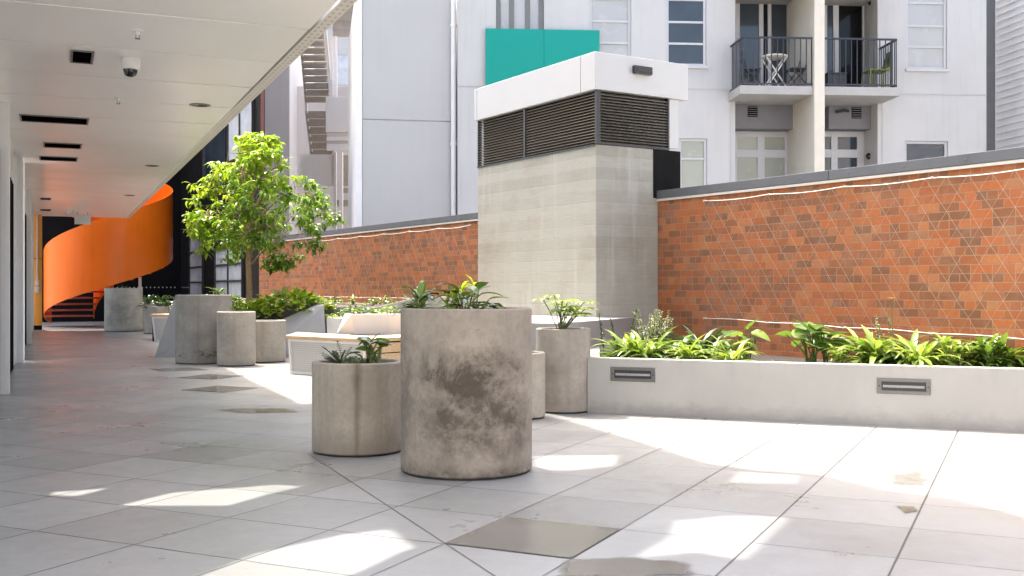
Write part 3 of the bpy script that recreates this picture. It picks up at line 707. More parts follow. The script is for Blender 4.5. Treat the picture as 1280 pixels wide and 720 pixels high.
# ================================================================== WHITE PLANTERS AND PLINTH
def ring_planter(name, label, cat, bot, top, rim, soil_drop, soil_mat, loc=None, mat='planter_white'):
    """faceted tub: bottom and top outlines (3D), rim thickness, soil"""
    c = sum((Vector(p) for p in top), Vector()) / len(top); c0 = Vector((c.x, c.y, 0))
    t = thing(name, label, cat, c0)
    inn = []
    n_ = len(top)
    for i in range(n_):
        p, a, b = Vector(top[i]), Vector(top[i - 1]), Vector(top[(i + 1) % n_])
        d1, d2 = (p - a), (b - p); d1.z = d2.z = 0; d1.normalize(); d2.normalize()
        n1, n2 = Vector((-d1.y, d1.x, 0)), Vector((-d2.y, d2.x, 0))
        if (c - p).dot(n1) < 0: n1 = -n1
        if (c - p).dot(n2) < 0: n2 = -n2
        k = (n1 + n2); k = k / max(.3, k.dot(n1)) if k.length > .01 else n1
        inn.append(p + k * rim)
    m = MB(); V = [Vector(p) for p in bot] + [Vector(p) for p in top] + inn + [q - Vector((0, 0, soil_drop + .05)) for q in inn]
    fs = []
    for i in range(n_):
        j = (i + 1) % n_
        fs += [(i, j, n_ + j, n_ + i), (n_ + i, n_ + j, 2 * n_ + j, 2 * n_ + i), (2 * n_ + i, 2 * n_ + j, 3 * n_ + j, 3 * n_ + i)]
    m.add(V, fs); m.build('shell', M[mat], t, world=True, bevel=.006, fix=False)
    m = MB(); q = [v - Vector((0, 0, soil_drop)) for v in inn]; zc = sum(v.z for v in q) / n_; cc = Vector((sum(v.x for v in q) / n_, sum(v.y for v in q) / n_, zc + .03))
    m.add(q + [cc], [(i, (i + 1) % n_, n_) for i in range(n_)]); m.build('soil', M[soil_mat], t, world=True, fix=False)
    return t
# low planter at right: front, left end, then the brick wall behind
fl, fr = gp(734, 516), gp(1280, 541); fd = (fr - fl).normalized(); fe = fl + fd * 7.5
Bk1, Bk2 = Vector((.81, 11.17, 0)), Vector((1.02, 11.3, 0))
wl = W0 + WX * XC + WY * .14; wr = W0 + WX * 4.6 + WY * .14
ZR = .487
base = [fl, fe, wr, wl, Vector((1.5, 12.2, 0)), Bk2, Bk1]
up = lambda P, z: [Vector((p.x, p.y, z)) for p in P]
lowp = ring_planter('low_planter', 'long low off-white planter box in front of the sunlit brick wall', 'planter', base, up(base, ZR), .11, .08, 'soil')
lowp_inv = lowp
FA = math.atan2(fd.y, fd.x); fnrm = Vector((fd.y, -fd.x, 0))
for k, (x0, x1, yc, lb) in enumerate(((764, 818, 468, 'recessed grey step light in the planter front beside the concrete pots'), (1096, 1163, 483, 'recessed grey step light in the planter front towards the right'))):
    kx = ((x0 + x1) / 2 - CX) / F; l = (fl.x - kx * fl.y) / (kx * fd.y - fd.x); p = fl + fd * l; p.z = H - (yc - CY) * p.y / F
    t = thing('step_light', lb, 'step light', p, FA, 'step lights in the low planter')
    w = .2; h = .062
    m = MB(); m.box(-w, w, -.008, -.001, -h, -h + .026); m.box(-w, w, -.008, -.001, h - .026, h); m.box(-w, -w + .035, -.008, -.001, -h + .026, h - .026); m.box(w - .035, w, -.008, -.001, -h + .026, h - .026)
    m.build('frame', M['mid_metal'], t, bevel=.002)
    m = MB(); m.box(-w + .036, w - .036, -.003, -.0012, -h + .027, h - .027); m.build('recess', M['dark_metal'], t)
    m = MB(); m.box(-w + .045, w - .045, -.0075, -.0035, -.012, .008); m.build('diffuser', M['diffuser'], t, bevel=.002)
    m = MB()
    for sx in (-1, 1): m.tube([(sx * (w - .018), -.0075, 0), (sx * (w - .018), -.0105, 0)], .007, 10)
    m.build('screw', M['dark_metal'], t)

Q2 = Vector((.447, 10.1, 0)); pts = [Vector((1.46, 12.28, 0)), Q2, Vector((-.6, 10.6, 0)), Vector((-1.0, 12.4, 0)), W0 + WX * (XL + .02) + WY * (YC - .006), W0 + WX * (XC - .0) + WY * (YC - .006), W0 + WX * (XC + .006) + WY * (YC + .3)]
t = thing('plinth', 'solid white flat topped plinth around the foot of the concrete shaft', 'plinth', (.2, 11.2, 0))
m = MB(); m.slab(pts, 0, .767); m.build('block', M['planter_white'], t, world=True, bevel=.008)

# tall planter along the far brick wall
def wl_pt(x, y): return W0 + WX * x + WY * y
xs = [XL - .25, XL - 1.3, -9.5, -12.6, -14.6]
fr_ = [wl_pt(XL - .1, -1.0), wl_pt(XL - 1.25, -1.15), wl_pt(-9.6, -1.0), wl_pt(-12.4, -1.25), wl_pt(-14.6, -.8)]
zs_ = [.98, .98, .80, .76, .82]
bk_ = [wl_pt(-14.6, -.02), wl_pt(XL - .05, -.02)]
top = [Vector((p.x, p.y, z)) for p, z in zip(fr_, zs_)] + [Vector((p.x, p.y, .82)) for p in bk_]
bot = [p - WY * 0 + (-WY) * -.12 for p in fr_] + bk_
ring_planter('wall_planter', 'long white faceted planter along the foot of the far brick wall', 'planter', bot, top, .06, .06, 'mulch')

# island planter with the tree
A, B, C_, D_ = Vector((-5.65, 16.8, 0)), Vector((-2.95, 16.9, 0)), Vector((-2.9, 18.9, 0)), Vector((-5.7, 19.3, 0))
mid1, mid2 = A.lerp(B, .42), A.lerp(B, .64)
bot = [A, mid1, mid2, B, C_, D_]
top = [at(217, 375, 17.15), at(296, 402, 17.2), at(350, 400, 17.15), at(405, 381.5, 17.1), at(402, 374, 18.6), at(228, 372, 19.1)]
isl = ring_planter('island_planter', 'large white faceted planter holding the tree behind the concrete pots', 'planter', bot, top, .14, .04, 'mulch')

# small white trays standing on the bench and behind it
def tray(label, bot, top): return ring_planter('tray_planter', label, 'planter', bot, top, .03, .05, 'soil', mat='powder_white')
zb_, zt_ = .492, .757
tray('white slant ended planter tray standing on the timber bench', [at(421, 0, 14.28), at(443, 0, 14.1), at(487, 0, 14.25), at(540, 0, 14.9), at(520, 0, 15.4), at(430, 0, 14.95)],
     [at(431, 0, 14.3), at(439, 0, 14.1), at(487, 0, 14.25), at(540, 0, 14.9), at(520, 0, 15.4), at(436, 0, 14.95)]) if False else None
def flat(L, z): return [Vector((at(px, 0, Y).x, Y, z)) for px, Y in L]
tray('white slant ended planter tray standing at the back of the timber bench', flat([(421, 14.28), (443, 14.05), (487, 14.15), (538, 14.5), (520, 14.95), (430, 14.9)], zb_), flat([(431, 14.3), (439, 14.05), (487, 14.15), (538, 14.5), (520, 14.95), (436, 14.9)], zt_))
tray('small pale planter behind the left end of the timber bench', flat([(411, 15.9), (424, 15.7), (436, 15.9), (425, 16.3)], 0), flat([(408, 15.9), (424, 15.6), (440, 15.9), (425, 16.4)], .66))

# ================================================================== BENCHES
def bench(label, fl_, fc, rc, bc, hgt, grp='timber topped benches'):
    """fl_ front-left, fc front corner, rc right end, bc back-left; white perforated front, slatted right side"""
    q = (fl_ + fc) / 2; q.z = 0
    t = thing('bench', label, 'bench', q, math.atan2((fc - fl_).y, (fc - fl_).x), grp)
    inv = t.matrix_basis.inverted(); a, b, c, d = [inv @ Vector((p.x, p.y, 0)) for p in (fl_, fc, rc, bc)]
    e = c + (d - a) * .75
    out = [a, b, c, e, d]
    m = MB(); nb = 7
    for i in range(nb):                                   # top boards run from left to right
        f0, f1 = i / nb + .006, (i + 1) / nb - .006
        def row(f): return a.lerp(d, f), b.lerp(b + (e - c), f), c.lerp(e, f)
        r0, r1 = row(f0), row(f1)
        m.slab([r0[0], r0[1], r0[2], r1[2], r1[1], r1[0]], hgt - .045, hgt)
    m.build('seat', M['timber'], t, bevel=.004)
    ins = lambda p, k: p + (b.lerp(d, .5) - p) * k
    m = MB(); al, bl = a + Vector((.1, 0, 0)), b + Vector((-.03, 0, 0)); at_, bt_ = a + Vector((.05, .03, 0)), b + Vector((-.02, .03, 0))
    m.add([al + Vector((0, .03, .035)), bl + Vector((0, .03, .035)), bt_ + Vector((0, 0, hgt - .05)), at_ + Vector((0, 0, hgt - .05))], ((0, 1, 2, 3),))
    m.build('perforated_panel', M['perf'], t, fix=False)
    m = MB()
    m.tube([al + Vector((0, .02, .02)), bl + Vector((0, .02, .02))], .022, 4); m.tube([al + Vector((0, .02, 0)), at_ + Vector((0, -.005, hgt - .05))], .022, 4)
    m.tube([bl + Vector((0, .02, 0)), bt_ + Vector((0, -.005, hgt - .05))], .022, 4); m.tube([at_ + Vector((0, 0, hgt - .06)), bt_ + Vector((0, 0, hgt - .06))], .02, 4)
    m.build('frame', M['powder_white'], t)
    m = MB()
    for i in range(3):                                    # slats on the right side
        z0 = .05 + i * (hgt - .1) / 3; z1 = z0 + (hgt - .1) / 3 - .012
        off = (c - b).normalized() * .012
        m.slab([b + off, c, c + Vector((-.03, .03, 0)), b + off + Vector((-.03, .03, 0))], z0, z1)
    m.build('side_slats', M['timber'], t, bevel=.003)
    m = MB()
    for i in range(3):
        z0 = .05 + i * (hgt - .1) / 3; z1 = z0 + (hgt - .1) / 3 - .012; k0, k1 = 1 - z0 / hgt, 1 - z1 / hgt
        p0, p1 = a + Vector((.03 + .05 * k0, .06, z0)), a + Vector((.03 + .05 * k1, .06, z1)); q = (d - a) * .9
        m.prism([p0, p0 + q, p0 + q + Vector((.03, 0, 0)), p0 + Vector((.03, 0, 0))], [p1, p1 + q, p1 + q + Vector((.03, 0, 0)), p1 + Vector((.03, 0, 0))])
    m.build('end_slats', M['timber'], t)
    m = MB(); m.slab([ins(p, .12) for p in out], .004, hgt - .06); m.build('core', M['black_wall'], t)
    return t
bench('angular timber topped bench with white perforated front behind the front pots', gp(357, 419.3, .49), gp(456, 423.6, .49), Vector((.2, 15.1, 0)), Vector((-2.98, 14.75, 0)), .49)
bench('small far white bench between the orange stair and the island planter', Vector((-7.45, 21.9, 0)), Vector((-6.75, 22.0, 0)), Vector((-6.2, 23.0, 0)), Vector((-7.75, 23.0, 0)), .55)

# ================================================================== CONCRETE POTS
def pot(label, px, Y, r, h, mat, soil=.05, grp='cylindrical concrete pots', rz=0.0):
    t = thing('concrete_pot', label, 'planter', ((px - CX) / F * Y, Y, 0), rz, grp)
    m = MB(); m.lathe([(r - .03, .012), (r - .006, .013), (r, .02), (r, h - .008), (r - .008, h), (r - .045, h), (r - .05, h - .006), (r - .052, h - .2)], 72); m.build('shell', M[mat], t, smooth=35)
    m = MB(); m.lathe([(r - .012, .001), (r - .012, .016)], 48); m.build('base', M['shadow_gap'], t, smooth=35)
    m = MB(); r_ = random.Random(int(px)); rr = r - .05; vs = [(0, 0, h - soil + .02)]; fs = []
    for k in range(1, 5):
        for j in range(24): a = j / 24 * 2 * math.pi; vs.append((rr * k / 4 * math.cos(a), rr * k / 4 * math.sin(a), h - soil + (r_.uniform(-.012, .02) if k < 4 else 0)))
    fs = [(0, 1 + j, 1 + (j + 1) % 24) for j in range(24)] + [(1 + k * 24 + j, 1 + (k + 1) * 24 + j, 1 + (k + 1) * 24 + (j + 1) % 24, 1 + k * 24 + (j + 1) % 24) for k in range(3) for j in range(24)]
    m.add(vs, fs); m.build('soil', M['soil'], t, smooth=60)
    return t
potBig = pot('largest foreground concrete pot, its front mottled with a dark brown stain', 583, 6.45, .397, .98, 'pot_big')
potLow = pot('wide low concrete pot with brown vertical streaks, front left of the largest pot', 448, 7.2, .31, .607, 'pot_low')
potR = pot('slim grey concrete pot at the left end of the low planter box', 704, 9.52, .243, .74, 'pot_plain')
potS = pot('small concrete pot half hidden between the largest pot and the slim one', 650, 9.05, .215, .555, 'pot_buff')
potA = pot('tall broad grey concrete pot with black scuffs near its foot beside the tree', 254.5, 15.7, .4, 1.0, 'pot_grey')
potB = pot('narrow buff concrete pot standing before the tree trunk', 295.5, 15.14, .268, .765, 'pot_buff')
potC = pot('low buff concrete pot between the narrow pot and the bench', 331, 15.9, .31, .62, 'pot_buff')
potF = pot('tall grey concrete pot in front of the orange stair', 154.5, 27.1, .46, 1.1, 'pot_far')
potG = pot('pale low concrete pot with dark shrubs beside the stair post', 199, 25.8, .36, .66, 'pot_buff')
potH = pot('shaded low concrete pot just behind the tall one by the stair', 186, 28.2, .36, .72, 'pot_far')

# ================================================================== PLANTS
WID = {'lance': lambda t: math.sin(math.pi * min(1, t * .97 + .03) ** .75) ** 1.0, 'ovate': lambda t: math.sin(math.pi * (t ** .62)) ** .85,
       'round': lambda t: (max(0, 1 - (2 * t - 1) ** 2)) ** .5 * (1 - .15 * t), 'strap': lambda t: (.75 + .5 * t) * (1 - max(0, (t - .55) / .45) ** 1.8)}
def leaf(mb, p, d, L, W, droop=.6, fold=.25, shape='lance', col=.5, n=4, roll=0.0):
    p = Vector(p); d = Vector(d).normalized(); side = d.cross(Vector((0, 0, 1)))
    if side.length < .05: side = Vector((1, 0, 0))
    side.normalize()
    if roll: side = Matrix.Rotation(roll, 3, d) @ side
    vs = []
    for i in range(n + 1):
        t = i / n; w = max(.0, WID[shape](t)) * W / 2
        up = side.cross(d).normalized()
        vs += [p - side * w + up * w * fold, p.copy(), p + side * w + up * w * fold]
        p = p + d * (L / n)
        ax = side; d = (Matrix.Rotation(-droop / n, 3, ax) @ d).normalized()
    fs = []
    for i in range(n):
        a = i * 3; fs += [(a, a + 1, a + 4, a + 3), (a + 1, a + 2, a + 5, a + 4)]
    mb.add(vs, fs, max(.02, min(1, col)))
def rdir(r, el0, el1):
    a = r.uniform(0, 2 * math.pi); e = R(r.uniform(el0, el1)); return Vector((math.cos(a) * math.cos(e), math.sin(a) * math.cos(e), math.sin(e)))
def plant(name, label, loc, kind, size, seed, mat='lf_broad', grp=None, cat='plant', n=1.0):
    r = random.Random(seed); t = thing(name, label, cat, loc, 0, grp); m = MB(); s = MB()
    if kind == 'strap':
        for i in range(int(34 * n)):
            d = rdir(r, 35, 85); L = size * r.uniform(.6, 1.1); leaf(m, (r.uniform(-.07, .07) * size * 2, r.uniform(-.07, .07) * size * 2, 0), d, L, size * r.uniform(.07, .12), r.uniform(1.0, 2.2), .35, 'strap', r.gauss(.55, .22), 7)
    elif kind == 'lance':
        for c in range(int(4 * n)):
            o = Vector((r.uniform(-.3, .3) * size, r.uniform(-.3, .3) * size, 0)); top = o + Vector((r.uniform(-.1, .1) * size, r.uniform(-.1, .1) * size, size * r.uniform(.35, .6)))
            s.tube([o, top], .005, 5)
            for i in range(15):
                k = i / 15; p = o.lerp(top, k); d = rdir(r, 5 + 40 * k, 35 + 45 * k)
                leaf(m, p, d, size * r.uniform(.36, .60), size * r.uniform(.085, .135), r.uniform(.8, 1.8), .3, 'lance', r.gauss(.5 + .15 * k, .2), 5)
    elif kind == 'broad':
        for i in range(int(22 * n)):
            d = rdir(r, 30, 80); st_ = size * r.uniform(.2, .55); b = Vector((r.uniform(-.2, .2) * size, r.uniform(-.2, .2) * size, 0)); e = b + d * st_
            s.tube([b, e], .004, 5); q = Vector((d.x, d.y, d.z * .25)); leaf(m, e, q, size * r.uniform(.3, .5), size * r.uniform(.2, .32), r.uniform(.5, 1.3), .2, 'ovate', r.gauss(.5, .22), 6)
    elif kind == 'taro':
        for i in range(int(13 * n)):
            d = rdir(r, 48, 82); st_ = size * r.uniform(.45, .85); b = Vector((r.uniform(-.2, .2) * size, r.uniform(-.12, .12) * size, 0)); e = b + d * st_
            s.tube([b, b.lerp(e, .5) + Vector((0, 0, .03)), e], [.009, .007, .005], 6); q = Vector((d.x, d.y, r.uniform(-.15, .35))); leaf(m, e - q.normalized() * .05, q, size * r.uniform(.36, .52), size * r.uniform(.30, .42), r.uniform(.3, 1.1), .14, 'ovate', r.gauss(.55, .25), 6, r.uniform(-.4, .4))
    elif kind == 'spike':
        for i in range(int(9 * n)):
            d = rdir(r, 62, 86); b = Vector((r.uniform(-.2, .2) * size, r.uniform(-.2, .2) * size, 0)); e = b + d * size * r.uniform(.7, 1.1); s.tube([b, e], .004, 5)
            for k in range(70):
                u = .3 + .7 * (k / 70); p = b.lerp(e, u); leaf(m, p, rdir(r, -10, 60), size * r.uniform(.06, .14) * (1.3 - u), size * .045, .5, .2, 'lance', r.gauss(.6, .25), 2)
    elif kind == 'fern':
        for i in range(int(16 * n)):
            d = rdir(r, 35, 78); b = Vector((r.uniform(-.12, .12) * size, r.uniform(-.12, .12) * size, 0)); L = size * r.uniform(.6, 1.0); path = [b]; dd = d.copy()
            for k in range(6):
                path.append(path[-1] + dd * L / 6); dd = (dd - Vector((0, 0, .12))).normalized()
            s.tube(path, .0025, 4)
            for k in range(1, 7):
                for sd in (-1, 1):
                    sid = dd.cross(Vector((0, 0, 1))).normalized() * sd
                    for z in (0, .5): 
                        p = path[k - 1].lerp(path[k], z); leaf(m, p, sid + d * .7, size * r.uniform(.1, .17), size * .06, .5, .2, 'lance', r.gauss(.45, .2), 3)
    elif kind == 'palmate':
        for i in range(int(11 * n)):
            d = rdir(r, 40, 85); b = Vector((r.uniform(-.08, .08) * size, r.uniform(-.08, .08) * size, 0)); e = b + d * size * r.uniform(.45, .95)
            s.tube([b, b.lerp(e, .6) + Vector((0, 0, .02)), e], .0045, 5); base = math.atan2(d.y, d.x)
            for k in range(7):
                a = base + (k - 3) * .55; leaf(m, e, Vector((math.cos(a), math.sin(a), .2)), size * r.uniform(.26, .38), size * .13, .9, .2, 'lance', r.gauss(.62, .22), 4)
    elif kind == 'mound':
        for i in range(int(170 * n)):
            a = r.uniform(0, 2 * math.pi); q = math.sqrt(r.random()); hh = math.sqrt(max(0, 1 - q * q)); p = Vector((math.cos(a) * q * size, math.sin(a) * q * size * .7, hh * size * .55 * r.uniform(.55, 1.05)))
            leaf(m, p, Vector((math.cos(a) * q + r.uniform(-.4, .4), math.sin(a) * q + r.uniform(-.4, .4), r.uniform(-.1, .7))), size * r.uniform(.16, .28), size * r.uniform(.12, .2), r.uniform(.3, 1.1), .2, 'ovate', r.gauss(.5, .24), 4, r.uniform(-.5, .5))
        for i in range(26):
            a = r.uniform(0, 2 * math.pi); q = r.uniform(.2, .7); s.tube([(0, 0, 0), (math.cos(a) * q * size, math.sin(a) * q * size * .7, size * .3)], .006, 5)
    m.build('foliage', M[mat], t, fix=False, smooth=80)
    if s.v: s.build('stem', M['stem'], t, smooth=60)
    return t
def top_of(p, dx=0, dy=0, z=0): return (p.location.x + dx, p.location.y + dy, z)
SP = 'pot_plants'
G1 = 'plants growing in the concrete pots'
plant('leafy_plant', 'upright green plant with broad crinkled leaves at the right of the streaked low pot', top_of(potLow, .10, -.03, .56), 'taro', .27, 11, 'lf_broad', G1, n=1.1)
plant('fine_fern', 'feathery dark fern at the left of the streaked low pot', top_of(potLow, -.12, 0, .56), 'fern', .21, 12, 'lf_dark', G1, n=1.4)
plant('low_herb', 'low small leaved herb in the middle of the streaked low pot', top_of(potLow, -.01, -.06, .565), 'mound', .12, 13, 'lf_broad', G1, n=.5)
plant('leafy_plant', 'dark leafy sprig at the left of the largest stained pot', top_of(potBig, -.24, .0, .93), 'lance', .30, 14, 'lf_broad', G1, n=1.2)
plant('leafy_plant', 'broad leaved green plant in the middle of the largest stained pot', top_of(potBig, .0, -.03, .93), 'broad', .34, 15, 'lf_broad', G1, n=1.2)
plant('leafy_plant', 'yellow green sprig standing behind the dark one in the largest stained pot', top_of(potBig, -.1, .15, .93), 'lance', .25, 16, 'lf_tree', G1, n=.5)
plant('palmate_plant', 'leggy light green plant with hand shaped leaves in the slim pot', top_of(potR, -.03, 0, .69), 'palmate', .42, 17, 'lf_strap', G1, n=1.8)
plant('leafy_plant', 'low dark plant at the back of the scuffed grey pot', top_of(potA, .18, .15, .95), 'broad', .26, 18, 'lf_broad', G1)
plant('leafy_plant', 'thin sprigs in the tall pot before the orange stair', top_of(potF, 0, 0, 1.05), 'fern', .2, 19, 'lf_dark', G1)
plant('dark_shrub', 'dark spreading shrub in the pale low pot by the stair post', top_of(potG, .05, 0, .6), 'mound', .5, 20, 'lf_dark', G1, n=.8)
plant('dark_shrub', 'dark shrub in the shaded pot behind the tall one', top_of(potH, 0, 0, .68), 'mound', .36, 21, 'lf_dark', G1, n=.6)
# low planter: image column, distance behind the front face, kind, size, material, label
G2 = 'plants growing in the low planter box'
SZ = .40
def in_low(px, back):
    k = (px - CX) / F; o_ = fl - fnrm * back; l = (o_.x - k * o_.y) / (k * fd.y - fd.x); p = o_ + fd * l; return (p.x, p.y, SZ + .005)
for px, bk, kind, size, mt, nn, lb in (
        (787, .5, 'strap', .52, 'lf_strap', 1.2, 'arching strap leaved clump at the left end of the low planter'),
        (768, .7, 'spike', .52, 'lf_dark', .2, 'thin dark seed stalk rising from the left end of the low planter'),
        (820, .85, 'spike', .50, 'lf_silver', 2.2, 'silvery plume flowered plant against the corner of the concrete shaft'),
        (812, .45, 'strap', .50, 'lf_strap', 1.3, 'bright strap leaved clump below the silvery plumes'),
        (842, .7, 'broad', .44, 'lf_broad', 1.2, 'broad leaved green clump right of the silvery plumes'),
        (862, .4, 'strap', .42, 'lf_strap', 1.1, 'light green grassy clump left of the dark sword leaved one'),
        (878, .9, 'strap', .55, 'lf_dark', .8, 'dark sword leaved clump at the brick wall left of the big pale leaf'),
        (893, .55, 'broad', .48, 'lf_strap', 1.2, 'pale yellow green broad leaved clump under the big pale leaf'),
        (915, .35, 'strap', .42, 'lf_strap', 1.1, 'strappy tuft at the planter rim just left of the bare soil gap'),
        (925, .75, 'taro', .52, 'lf_broad', .4, 'few big pale round leaves left of the bare soil gap'),
        (1022, .6, 'taro', .55, 'lf_broad', 1.0, 'large leaved clump like elephant ears right of the bare soil gap'),
        (1055, .35, 'lance', .34, 'lf_strap', 1.0, 'small tuft at the rim right of the elephant ear leaves'),
        (1092, .5, 'strap', .60, 'lf_strap', 1.5, 'dense grassy strap leaved clump left of the orange flower'),
        (1112, .8, 'spike', .52, 'lf_silver', .25, 'slender flower stalk topped with a dry pale head'),
        (1130, .6, 'broad', .50, 'lf_broad', .9, 'broad grey green leaves beneath the slender flower stalk'),
        (1145, .4, 'strap', .56, 'lf_strap', 1.3, 'grassy strap leaved clump right of the second step light'),
        (1192, .45, 'lance', .46, 'lf_strap', 1.4, 'spiky bright rosette third from the right end of the planter'),
        (1232, .45, 'lance', .50, 'lf_broad', 1.4, 'spiky green rosette second from the right end of the planter'),
        (1254, .6, 'strap', .56, 'lf_strap', 1.0, 'arching strap leaves behind the spiky green rosette'),
        (1296, .5, 'broad', .46, 'lf_broad', 1.0, 'broad leaved plant cut by the right edge of the view')):
    plant({'strap': 'strap_leaved_plant', 'spike': 'plume_plant', 'lance': 'rosette_plant', 'broad': 'broadleaf_plant', 'taro': 'elephant_ear_plant'}[kind], lb, in_low(px, bk), kind, size * (.86 if kind != 'spike' else .95), int(px * 10 + bk * 100), mt, G2, n=nn * 1.7)
t = plant('orange_flower', 'small orange flower on a thin stalk above the grassy clump', in_low(1113, .82), 'spike', .01, 5, 'lf_flower', None, 'flower', n=.12)
m = MB(); m.tube([(0, 0, 0), (.02, 0, .3), (.01, 0, .60)], .004, 5); m.build('stalk', M['stem'], t)
m = MB()
for k in range(7): leaf(m, (.01, 0, .60), (math.cos(k * .9), math.sin(k * .9), .5), .05, .025, .6, .2, 'ovate', .3 + .1 * k, 3)
m.build('petals', M['lf_flower'], t, fix=False)
m = MB(); r = random.Random(3)
for i in range(1500):
    px = r.uniform(742, 1330); q = in_low(px, r.uniform(.13, .75)); sil = 935 < px < 1000
    leaf(m, (q[0], q[1], SZ - .01), rdir(r, 20, 75), r.uniform(.05, .11), r.uniform(.025, .045), .7, .2, 'ovate', r.gauss(.45, .2), 3)
o_ = m.build('groundcover', M['lf_dark'], fix=False); o_['kind'] = 'stuff'; o_['label'] = 'low dark groundcover leaves over the soil of the low planter'
# island undergrowth
G3 = 'shrubs around the tree in the island planter'
plant('mound_shrub', 'bright yellow green round leaved shrub right of the tree trunk', (-3.66, 17.55, .66), 'mound', .66, 31, 'lf_sunlit', G3, n=1.9)
plant('mound_shrub', 'smaller yellow green shrub at the foot of the tree trunk', (-4.25, 17.35, .6), 'mound', .46, 32, 'lf_sunlit', G3, n=1.3)
plant('mound_shrub', 'dark green shrub far right behind the bright island shrub', (-3.4, 18.2, .72), 'mound', .38, 33, 'lf_broad', G3)
plant('mound_shrub', 'low dark green shrub showing above the scuffed grey pot', (-4.95, 18.3, .74), 'mound', .40, 34, 'lf_broad', G3)
plant('mound_shrub', 'dark shrub at the far left corner of the island planter', (-5.4, 18.6, .76), 'mound', .36, 35, 'lf_dark', G3, n=.8)
G4 = 'plants in the white wall planter and trays'
k = 0
for px, py, sz, kd, mt, lb in ((420, 396, .26, 'strap', 'lf_strap', 'small agave like rosette in the pale planter behind the bench'), (446, 388, .26, 'mound', 'lf_broad', 'low dark green tuft at the left of the bench tray'), (468, 389, .2, 'strap', 'lf_strap', 'pale strappy tuft in the middle of the bench tray'), (488, 389, .24, 'mound', 'lf_strap', 'light green tuft at the right of the bench tray')):
    Y = 15.9 if px == 420 else 14.55; z = .6 if px == 420 else .7
    plant('tray_plant', lb, (at(px, 0, Y).x, Y, z), kd, sz, 50 + k, mt, G4, n=.6); k += 1
for i, x in enumerate((-8.2, -9.3, -10.4, -11.5, -12.7, -13.7)):
    p = wl_pt(x, -.55)
    plant('border_plant', ('nearest tuft', 'second nearest tuft', 'third nearest tuft', 'third farthest tuft', 'second farthest tuft', 'farthest tuft')[i] + ' in the white planter along the far brick wall', (p.x, p.y, .76), 'lance' if i % 2 else 'mound', .3, 70 + i, 'lf_strap' if i % 2 else 'lf_broad', G4, n=.6)
plant('border_plant', 'grassy tuft at the shaft end of the wall planter above the largest pot', tuple(wl_pt(XL - .75, -.55))[:2] + (.92,), 'lance', .4, 81, 'lf_tree', G4, n=.8)

# ---------------- tree
tr = thing('tree', 'small bushy tree with bright yellow green leaves beside the walkway', 'tree', (at(311, 0, 17.7).x, 17.7, .55))
r = random.Random(21); tk = MB(); lv = MB()
tk.tube([(0, 0, -.05), (.01, 0, .5), (-.01, .01, 1.0), (.03, 0, 1.45), (.05, 0, 1.9), (.09, .02, 2.45), (.12, 0, 2.75)], [.062, .05, .046, .04, .03, .018, .008], 12)
limbs = []
for i in range(13):
    a = i * 2.4 + .4; h0 = .95 + .115 * i; rad = (1.05 - .03 * i) * r.uniform(.75, 1.0); top_z = h0 + r.uniform(.35, .75) - (.1 if i < 4 else 0)
    b = Vector((.02 + .03 * h0, 0, h0)); e = Vector((math.cos(a) * rad + .1, math.sin(a) * rad, min(2.75, top_z)))
    pts = [b, b.lerp(e, .3) + Vector((0, 0, .16)), b.lerp(e, .65) + Vector((r.uniform(-.07, .07), r.uniform(-.07, .07), .14)), e]
    tk.tube(pts, [.02, .015, .010, .005], 6); limbs += [pts[1], pts[2], pts[3], pts[1].lerp(pts[2], .5), pts[2].lerp(pts[3], .5)]
limbs += [Vector((.05, 0, 1.9)), Vector((.09, .02, 2.45)), Vector((.12, 0, 2.75))]
def half(z, right):
    """crown half width at a height above the trunk base"""
    K = [(.72, .0), (.85, .55 if not right else .35), (1.1, .92), (1.45, 1.22 if not right else 1.28), (1.8, 1.25 if right else 1.18), (2.15, 1.0), (2.5, .72), (2.8, .48), (3.05, .12)]
    for (z0, w0), (z1, w1) in zip(K, K[1:]):
        if z0 <= z <= z1: return w0 + (w1 - w0) * (z - z0) / (z1 - z0)
    return 0
tips = []
while len(tips) < 265:
    z = r.uniform(.75, 3.03); a = r.uniform(0, 2 * math.pi); q = math.sqrt(r.uniform(.08, 1)); w = half(z, math.cos(a) > 0)
    p = Vector((.15 + math.cos(a) * q * w, math.sin(a) * q * w * .85, z))
    nz = math.sin(p.x * 5.1 + 1) + math.sin(p.y * 4.7 + p.z * 5.5 + 2) + math.sin(p.z * 6.3 + p.x * 3)
    if nz < -.9: continue
    if z < 1.15 and abs(p.x - .03) < .28: continue
    tips.append(p)
for p in tips:
    b = min(limbs, key=lambda q: (q - p).length); mid_ = b.lerp(p, .5) + Vector((r.uniform(-.05, .05), r.uniform(-.05, .05), .07))
    tk.tube([b, mid_, p], [.006, .005, .003], 4)
    tone0 = .52 + .2 * (p.z - 1.9) - .2 * (p.x - .1)  # fall of light painted in: leaves lighter towards the top and left
    for k in range(r.randint(3, 4)):
        e = p + rdir(r, -20, 60) * r.uniform(.06, .19); tone = r.gauss(tone0, .1)
        tk.tube([p, e], .0025, 4, False)
        for j in range(6):
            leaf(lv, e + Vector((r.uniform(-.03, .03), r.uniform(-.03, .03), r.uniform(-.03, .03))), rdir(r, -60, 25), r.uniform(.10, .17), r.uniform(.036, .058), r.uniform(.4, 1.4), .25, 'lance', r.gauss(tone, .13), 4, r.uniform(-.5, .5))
tk.build('trunk', M['bark'], tr, smooth=60); lv.build('crown', M['lf_tree'], tr, fix=False, smooth=80)

